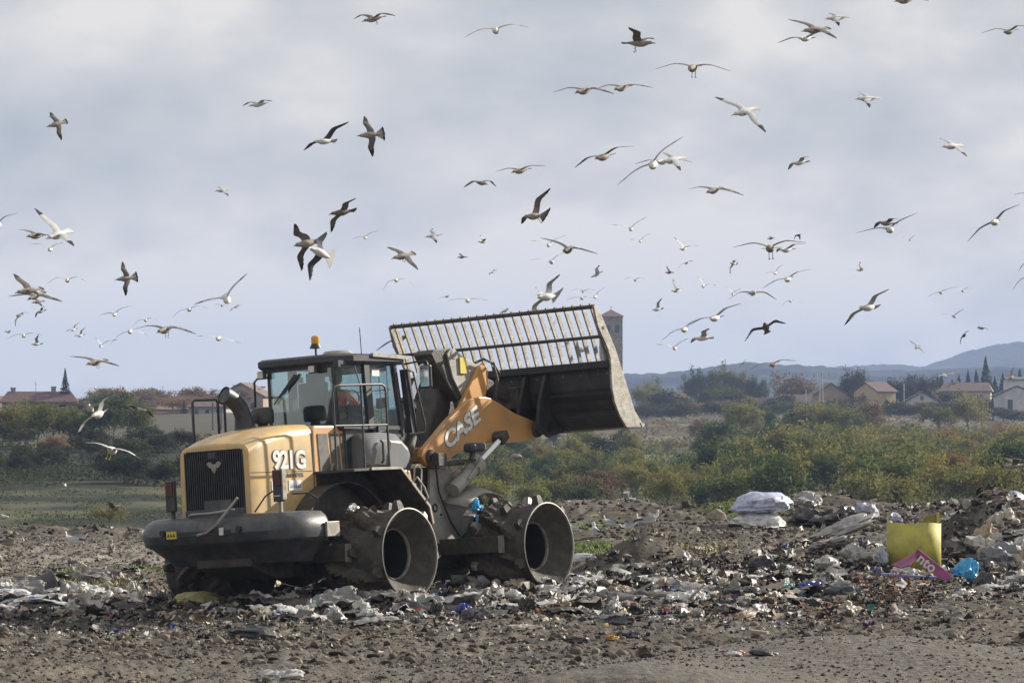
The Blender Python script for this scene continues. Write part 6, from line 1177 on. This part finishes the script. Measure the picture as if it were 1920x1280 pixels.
# x, y, px per metre, heading px, wing tips px, plumage, label, options
G = [
 (105,233,68,-16,6,-14,-24,9,30,'J','dark brown gull with upright wings highest at the far left of the sky'),
 (484,196,62,-19,4,-32,1,28,-3,'A','pale gull with drooping wings alone near the top left',dict(bend=.16)),
 (607,265,78,-19,2,-40,15,47,-37,'S','white gull with slate blue wings, one wing raised to the right'),
 (693,253,82,-23,3,-12,-37,4,40,'J','brown gull with spread tail right of the slate winged gull',dict(fan=1.3)),
 (416,357,46,-13,2,-9,-9,14,12,'W','small pure white gull alone in the left centre of the sky'),
 (108,440,105,-18,9,-46,-50,37,24,'W','large white gull with black wing tips at the left, wings on a steep diagonal'),
 (67,442,78,-15,3,-37,-13,24,2,'J','brown gull whose tail is hidden by the large white diagonal gull'),
 (94,467,58,1,4,-35,-10,26,-12,'A','small white gull directly under the large white diagonal gull'),
 (-4,421,90,2,4,-50,10,37,-21,'S','gull cut by the left edge, only its raised dark wing showing'),
 (235,522,70,-18,3,-7,-32,0,33,'J','dark gull with vertical wings and fanned tail in the left sky',dict(fan=1.2)),
 (127,525,62,1,3,-39,7,35,3,'A','grey gull with M shaped wings left of the dark vertical winged gull',dict(bend=.2)),
 (52,545,92,-21,5,-32,-33,26,10,'J','large mottled gull at the far left with its near wing raised'),
 (66,555,76,-12,8,-51,1,51,11,'J','brown gull gliding just under the large mottled one'),
 (70,566,40,-10,2,-6,-5,10,9,'J','small dark gull tucked below the brown glider at the far left'),
 (36,591,42,-4,2,-8,21,20,-5,'J','small dark gull with a hanging wing near the left edge'),
 (76,584,38,-7,3,11,-10,-12,11,'J','small brown gull banking above the tiny pale one at the left'),
 (16,622,30,-7,0,-7,-2,7,-1,'A','tiny pale gull nearest the left edge above the long house'),
 (45,629,52,1,3,-33,6,34,-1,'A','grey gull with shallow bowed wings above the chimneys of the long house',dict(bend=.16)),
 (68,645,38,-9,1,6,-17,3,-5,'A','small gull with raised wing and white tail above the long house'),
 (215,589,52,0,3,-30,3,33,-16,'S','thin winged gull alone above the flock at the left'),
 (137,618,32,-5,2,12,-13,-15,4,'A','tiny gull with one raised wing, left one of a close pair'),
 (150,629,34,-6,2,11,-15,-13,1,'A','tiny gull with one raised wing, right one of a close pair'),
 (273,600,42,2,2,-24,12,23,2,'A','gull with hooked wings just above the big brown glider',dict(bend=.22)),
 (309,618,94,-12,6,-60,-1,60,9,'J','big brown gull gliding level above the bare shrubs at the left',dict(bend=.14,legs=1)),
 (244,621,62,1,3,-37,24,34,9,'W','white headed gull left of the big brown glider',dict(bend=.12)),
 (189,648,42,1,4,-10,-15,32,-11,'W','white gull with a bright upright wing low at the left'),
 (410,634,66,-1,3,-42,-4,42,10,'W','white headed gull right of the big brown glider, wings nearly flat',dict(bend=.05)),
 (425,561,98,6,9,-61,10,39,-48,'W','big bright white gull in a V with its right wing straight up'),
 (355,580,55,1,2,-33,16,35,-3,'A','gull with dark arched wings left of the big bright V winged gull',dict(bend=.16)),
 (443,575,27,-4,2,-13,9,14,-5,'J','tiny dark gull right of the big bright V winged gull'),
 (416,573,26,2,2,-13,-3,12,2,'J','tiny dark gull just below the big bright V winged gull'),
 (179,679,82,-15,5,-51,-11,47,8,'J','brown gull gliding over the far left roof',dict(legs=1)),
 (179,727,30,1,1,-16,7,18,4,'A','tiny pale gull right of the tall sparse conifer',dict(bend=.18)),
 (168,764,84,4,10,-58,-2,45,-5,'W','white gull hovering before the left tree row, tail toward us',dict(hd=1)),
 (184,776,104,-7,4,33,-40,-46,44,'W','white gull on a steep diagonal before the left tree row'),
 (258,768,74,19,3,-30,-10,26,13,'J','tan gull flying right over the brown field'),
 (210,843,106,4,5,-69,-13,62,20,'W','large white gull with dangling legs before the dark left bank',dict(hd=1,legs=1)),
 (119,908,58,3,4,-46*.8,4,24,-7,'W','white gull low over the shaded left meadow',dict(hd=1,legs=1)),
 (217,951,78,12,-2,-52,14,-8,-12,'J','brown gull with hanging legs just above the dirt left of the loader',dict(legs=1)),
 (4,968,62,16,2,-26,-8,-20,6,'W','white gull cut by the left edge just above the dirt'),
 (699,36,74,-20,6,-38,-3,43,-3,'J','dark brown gull with arched wings highest in the centre left',dict(bend=.2,legs=1)),
 (930,57,94,0,6,-60,13,61,-7,'A','white gull with wide kinked wings at the top centre',dict(bend=.14)),
 (1200,81,94,28,1,-22,-24,30,-13,'J','dark gull flying right with both wings raised near the top centre',dict(legs=1)),
 (1299,127,108,-9,7,-69,1,71,7,'J','brown gull with very wide drooped wings and hanging legs',dict(bend=.13,legs=1)),
 (1095,170,94,-17,7,-57,1,56,9,'J','brown gull, left one of the two gliding side by side at the top',dict(bend=.12)),
 (1165,165,86,-14,6,-45,-2,59,0,'J','brown gull, right one of the two gliding side by side at the top',dict(bend=.12)),
 (1527,56,97,-25,5,-47,-23,37,22,'J','large brown gull crossing over a white one at the top right'),
 (1510,72,80,-15,3,-53,9,45,-10,'A','white gull half hidden below the large brown one at the top right'),
 (1568,34,74,-22,3,-11,-14,0,20,'W','white gull right of the crossing pair near the top edge'),
 (1695,1,86,-20,4,-40,-10,42,6,'J','gull cut by the top edge at the right'),
 (1892,59,80,-13,5,-52,3,34,-5,'J','grey brown gull touching the right edge near the top',dict(bend=.13)),
 (1395,209,102,-24,9,-54,-29,38,43,'W','white gull with black tips on a falling diagonal, upper right'),
 (1625,185,76,-22,2,-11,-16,0,21,'W','white gull with short upright wings alone at the upper right'),
 (1784,274,80,-20,3,-19,-17,25,22,'W','white gull on a diagonal at the far right of the middle sky'),
 (1498,305,66,-17,3,16,-9,-18,11,'A','pale compact gull alone right of the crossing white gulls'),
 (1131,294,97,-16,6,-54,19,58,-18,'J','brown gull with a black tail left of the crossing white gulls',dict(bend=.14)),
 (1224,308,118,-1,9,-67,40,55,-49,'A','biggest white gull with long dark wings on a rising diagonal'),
 (1260,300,92,-22,6,-15,-16,14,22,'W','white gull directly behind the biggest diagonal gull'),
 (1242,303,80,-14,3,-52,4,56,1,'A','pale gull with level wings half hidden behind the crossing whites'),
 (975,320,76,-16,5,-46,1,49,-8,'J','grey brown gull with level wings above the small right facing one',dict(bend=.12)),
 (902,343,56,13,4,-32,10,29,6,'J','small dark gull facing right with arched wings in the centre',dict(bend=.24)),
 (1001,405,88,-21,3,31,-53,-24,13,'J','dark gull with one wing straight up and a banded fan tail',dict(fan=1.7,legs=1)),
 (1338,357,82,-15,6,-46,-4,57,10,'J','grey brown gull gliding right of the biggest diagonal gull',dict(bend=.12)),
 (1183,429,54,0,4,-37,-7,30,-22,'W','small white gull with V wings above the bucket grate'),
 (640,398,88,-22,5,29,-24,-22,36,'D','very dark gull banking steeply in the centre left'),
 (575,456,103,-23,6,-21,-34,-12,51,'J','big brown gull, left one of the two overlapping verticals'),
 (600,474,103,-19,-9,11,-41,-20,52,'S','slate backed white tailed gull overlapping the big brown one',dict(fan=1.5)),
 (685,445,40,0,3,-24,3,26,-13,'A','thin winged little gull right of the overlapping pair'),
 (754,480,84,-19,6,-30,-18,30,27,'J','mottled gull with a raised foot left of the beacon sky',dict(legs=1)),
 (743,525,52,0,2,-25,18,33,10,'A','little gull with sickle wings below the mottled one',dict(bend=.2)),
 (812,442,52,-15,3,-3,-15,7,15,'W','small whitish gull with upright wings over the cab'),
 (905,453,42,-9,1,-5,-13,8,-4,'W','small white gull facing left above the middle of the grate'),
 (866,482,32,-9,1,-5,-8,9,2,'J','tiny tan gull between the small white gulls over the cab'),
 (1065,468,95,-10,6,-52,-23,55,10,'D','dark gull with long level wings above the middle of the grate'),
 (1029,459,54,-1,3,-34,-8,33,-18,'W','white headed gull peeping out behind the dark long winged one'),
 (1034,491,56,2,2,-41*.9,-4,24,-17,'W','white tailed gull just below the dark long winged one'),
 (924,510,24,-5,2,8,-6,-7,5,'A','tiniest faint gull in the centre above the grate'),
 (1118,515,40,-11,6,6,-19,8,-5,'A','small grey gull with a pointed raised wing left of the tower sky'),
 (1025,556,103,-19,3,24,-41,-30,40,'A','large pale gull whose lower wing touches the grate rail',dict(fan=1.5)),
 (1011,551,36,-5,2,-8,-13,9,3,'A','small gull mostly hidden behind the large pale one at the grate'),
 (838,556,28,4,0,-17,5,5,-3,'A','tiny gull left of the level winged one over the cab roof'),
 (877,563,58,0,3,-38,1,39,1,'A','small gull with level wings low over the cab roof',dict(bend=.1)),
 (946,583,38,7,-2,-14,12,8,-4,'A','small gull with a drooped wing just above the grate rail'),
 (1091,559,42,2,2,-35*.8,3,19,-1,'A','lowest of the three small gulls left of the church tower'),
 (1116,556,45,-3,3,-29,-13,20,-18,'A','rightmost of the three small gulls left of the church tower'),
 (1093,546,36,0,2,-22,-2,24,-2,'A','topmost of the three small gulls left of the church tower',dict(bend=.14)),
 (1201,452,38,-1,3,-20,-3,19,-15,'W','faint little gull below the small V winged white one'),
 (1281,466,50,-7,2,-17,-22,30,-4,'W','tan white gull in an L shape above the right end of the grate'),
 (1287,493,30,3,-1,-17,11,14,-4,'A','tiny gull below the L shaped one'),
 (1254,511,33,-8,0,-4,-13,8,0,'J','tiny dark gull with one upright wing left of the tiny slanting one'),
 (1191,525,34,1,2,-20,-2,20,-2,'A','tiny gull with bowed wings right of the church tower top',dict(bend=.2)),
 (1267,545,44,-9,1,-5,-23,6,-2,'A','small grey gull with an upright wing right of the church tower'),
 (1232,580,42,-10,2,8,-21,4,-2,'A','small gull with an upright dark wing nearest the church tower'),
 (1319,536,44,-2,3,-14,-19,25,-1,'W','small cream gull in an L shape in the right flock'),
 (1375,494,40,-7,0,-6,20,4,-6,'A','small grey gull with a hanging wing in the right flock'),
 (1374,551,34,0,3,-15,-14,16,-10,'W','tiny pale V winged gull left of the wide grey one'),
 (1411,549,72,3,-1,-45,12,46,13,'A','grey white gull with wide drooping wings in the right flock',dict(bend=.16)),
 (1477,523,80,-6,3,-46,17,42,-17,'A','white bellied gull with dark wings on a rising slant in the right flock',dict(bend=.1)),
 (1454,512,36,-4,2,13,-16,-18,0,'A','tiny gull with a dark raised wing above the white bellied one'),
 (1444,465,112,-4,2,-70,-1,66,-10,'J','largest brown gull of the right flock, wings level',dict(bend=.12,fan=1.2,legs=1)),
 (1474,468,72,-14,2,33,-10,-16,3,'A','grey gull overlapped by the largest brown gull of the right flock'),
 (1445,447,32,-7,1,0,-5,7,1,'J','tiny gull just above the largest brown gull of the right flock'),
 (1497,441,30,4,-1,-9,9,5,9,'D','tiny black gull with hooked wings at the top of the right flock',dict(bend=.25)),
 (1482,564,36,-1,1,-17,11,23,4,'W','faint white gull with thin wings at the right of the flock',dict(bend=.16)),
 (1340,596,88,-12,3,-50,14,49,-27,'A','large pale gull on a slant above the arched wing one'),
 (1283,617,80,-4,3,-42,21,42,-22,'A','brownish white gull with an arched wing right of the tower'),
 (1316,634,64,-19,1,11,-18,-20,8,'W','white gull with an upright wing right of the tower'),
 (1265,652,52,0,4,-35,-6,26,-18,'W','small white V winged gull just over the hill line'),
 (1436,614,88,-4,-8,-40,26,38,-8,'D','very dark gull with ragged fingers over the hills',dict(bend=.16)),
 (1393,681,26,4,-3,-7,9,8,-8,'A','tiny gull against the hill line'),
 (1450,682,72,-8,4,-44,11,41,-5,'J','dark gull with level wings just at the hill line',dict(bend=.13)),
 (1661,418,72,-18,0,-20,8,22,-5,'J','brown gull above a long winged one at the right'),
 (1668,430,97,1,4,-63,7,53,-31,'S','gull with very long dark wings under the brown one at the right',dict(bend=.06)),
 (1706,450,23,1,2,-15,-6,9,-9,'W','tiny white gull right of the long winged one'),
 (1613,506,34,-9,1,1,-16,6,-2,'W','tiny white gull with one upright wing alone at the right'),
 (1627,576,96,-19,2,35,-33,-41,33,'A','large pale gull on a rising diagonal at the right'),
 (1865,416,95,-8,2,42,-31,-49,36,'S','dark winged gull on a rising diagonal near the right edge'),
 (1764,548,46,0,2,-25,8,26,-9,'A','thin pale gull with straight wings in the right sky',dict(bend=.04)),
 (1805,545,36,-1,2,-17,-7,21,-3,'A','small bowed gull touching the thin pale one at the right',dict(bend=.2)),
 (1789,593,38,2,2,-24,-5,20,-14,'A','small shallow V gull below the thin pale one'),
 (1719,651,36,-5,3,-14,-13,14,12,'J','small tan and black gull on a falling diagonal over the hills'),
 (1807,629,40,3,-3,12,-9,-7,17,'D','small dark gull banking over the right hills'),
 (1840,615,34,-9,0,-3,-2,12,4,'J','little tan gull seen edge on over the right hills'),
 (1932,367,66,-6,3,-27,-3,36,-6,'J','gull cut by the right edge, only a thin wing tip showing'),
 (1929,493,66,-4,3,-17,15,30,-20,'S','gull cut by the right edge, short dark wing tip showing'),
 (1928,519,74,-5,3,-27,24,36,-20,'A','gull cut by the right edge, long curved wing showing'),
 (1772,704,38,1,3,-23,4,25,-4,'W','small white gull with flat wings before the leafless tree'),
 (1896,707,38,-7,3,4,-19,-11,-1,'J','small gull with an upright black wing by the tallest conifer'),
 (1900,873,74,-21,2,8,-12,-12,-10,'J','brown gull flying left at the right edge above the wood',dict(bend=.2)),
 (1178,936,66,16,0,-19,-13,-8,-14,'W','white gull with folded back wings just above the dirt right of the front drum',dict(bend=.16)),
 (970,855,80,9,3,-42,25,40,-25,'J','tan gull gliding under the boom before the green slope'),
 (748,636,74,18,-4,-42,22,12,-3,'D','dark gull behind the left end of the grate'),
 (1038,610,34,-3,3,7,-12,-7,12,'J','little gull seen between the upper grate bars'),
 (905,630,30,-2,1,-9,-2,9,1,'W','tiny white gull seen between the grate bars'),
 (1089,654,74,10,4,-50,-2,36,-4,'W','white gull seen behind the lower right grate bars'),
]
seen = set()
for g_ in G:
    a_, kw = (g_[:11], g_[11] if len(g_) > 11 else {}); assert a_[10] not in seen, a_[10]; seen.add(a_[10])
    gull(*a_, **kw)
# gulls standing or resting on the dirt
def ground_gull(px, py, hpx, yaw, kind, label, sit=False, peck=False):
    g0 = ground_at(px, py); s = FPX/g0[1]*1.0; k = hpx/s/.44 if not sit else hpx/s/.30; k = min(max(k, .8), 1.35)
    b = MB(); lz = .0 if sit else .13
    rings = []
    for x_, r_, z_ in [(-.30, .008, .10), (-.24, .035, .105), (-.12, .075, .11), (0, .095, .125), (.08, .09, .15), (.13, .066, .19), (.15, .046, .235), (.158, .042, .265), (.16, .045, .295), (.16, .036, .325), (.155, .012, .345)]:
        a_ = 0 if x_ < .1 else .9
        rings.append([(x_+r_*math.cos(2*math.pi*q/10)*math.sin(a_)*.9, r_*math.sin(2*math.pi*q/10)*.92, z_+lz+r_*math.cos(2*math.pi*q/10)*math.cos(a_)) for q in range(10)])
    loft(b, rings, 0)
    b.tube([(.19, 0, .30+lz), (.225, 0, .295+lz), (.25, 0, .28+lz)], [.013, .011, .003], 6, 4)
    for s_ in (-1, 1):
        b.lathe([(.001, -.005), (.006, 0), (.001, .005)], 6, 3, 'Z', (.182, s_*.032, .305+lz))
        w_ = [(.09, .06, .19), (.05, .094, .16), (-.08, .098, .14), (-.2, .06, .125), (-.36, .02, .115), (-.2, .045, .175), (-.05, .06, .215), (.05, .05, .22)]
        b.add([(p[0], s_*p[1], p[2]+lz) for p in w_]+[(p[0], s_*(p[1]-.02), p[2]+lz) for p in w_], [(0, 1, 6, 7), (1, 2, 5, 6), (2, 3, 5), (8, 15, 14, 9), (9, 14, 13, 10), (10, 13, 11), (0, 8, 9, 1), (1, 9, 10, 2)], 1)
        b.add([(-.2, s_*.06, .125+lz), (-.36, s_*.02, .115+lz), (-.2, s_*.045, .175+lz), (-.38, s_*.005, .13+lz), (-.2, s_*.03, .12+lz)], [(0, 1, 2), (1, 3, 2), (0, 4, 3, 1)], 3)
        if not sit: b.tube([(-.01, s_*.035, .10+lz), (-.02, s_*.035, .06), (0, s_*.035, .008)], .008, 5, 4); b.add([(-.01, s_*.035, .004), (.06, s_*.035+.03, .004), (.07, s_*.035, .006), (.06, s_*.035-.03, .004)], [(0, 1, 2, 3)], 4)
    o = b.build('gull', [FM[q] for q in ([*PL_[kind][:2], 'und', 'tip', 'legm', 'body'] if kind != 'J' else ['jb', 'ju', 'ju', 'tip', 'dbill', 'tip'])], None, 50)
    o.location = (g0[0], g0[1], g0[2]-.01); o.rotation_euler = (0, R(35) if peck else 0, R(yaw)); o.scale = (k,)*3
    return tag(o, label, 'gull', 'gulls resting on the dirt')
for a_ in [(20, 1036, 28, 5, 'J', 'pale brown gull standing on the dirt at the left edge'), (135, 1030, 18, 170, 'W', 'white gull resting low left of the grey backed one'), (157, 1024, 22, 185, 'A', 'grey backed gull bending down on the left dirt', False, True), (209, 1034, 24, 100, 'J', 'brown gull sitting on the left dirt between the others and the loader', True), (271, 1016, 20, 60, 'A', 'gull half hidden behind the left end of the counterweight'),
           (1118, 1006, 24, 110, 'A', 'grey gull sitting nearest the front drum', True), (1143, 994, 28, 165, 'A', 'grey gull standing with its tail to the right, second from the front drum'), (1187, 1000, 22, 190, 'A', 'speckled gull bending down in the middle of the right group', False, True), (1207, 998, 20, 20, 'A', 'gull with lowered back beneath the tallest standing gull', True), (1220, 996, 38, 15, 'A', 'tallest standing gull of the group on the dirt right of the loader'), (1205, 984, 20, 170, 'W', 'small white gull behind the tallest standing one', True), (1073, 998, 14, 170, 'W', 'white gull peeping from behind the front drum rim', True)]:
    ground_gull(*a_)
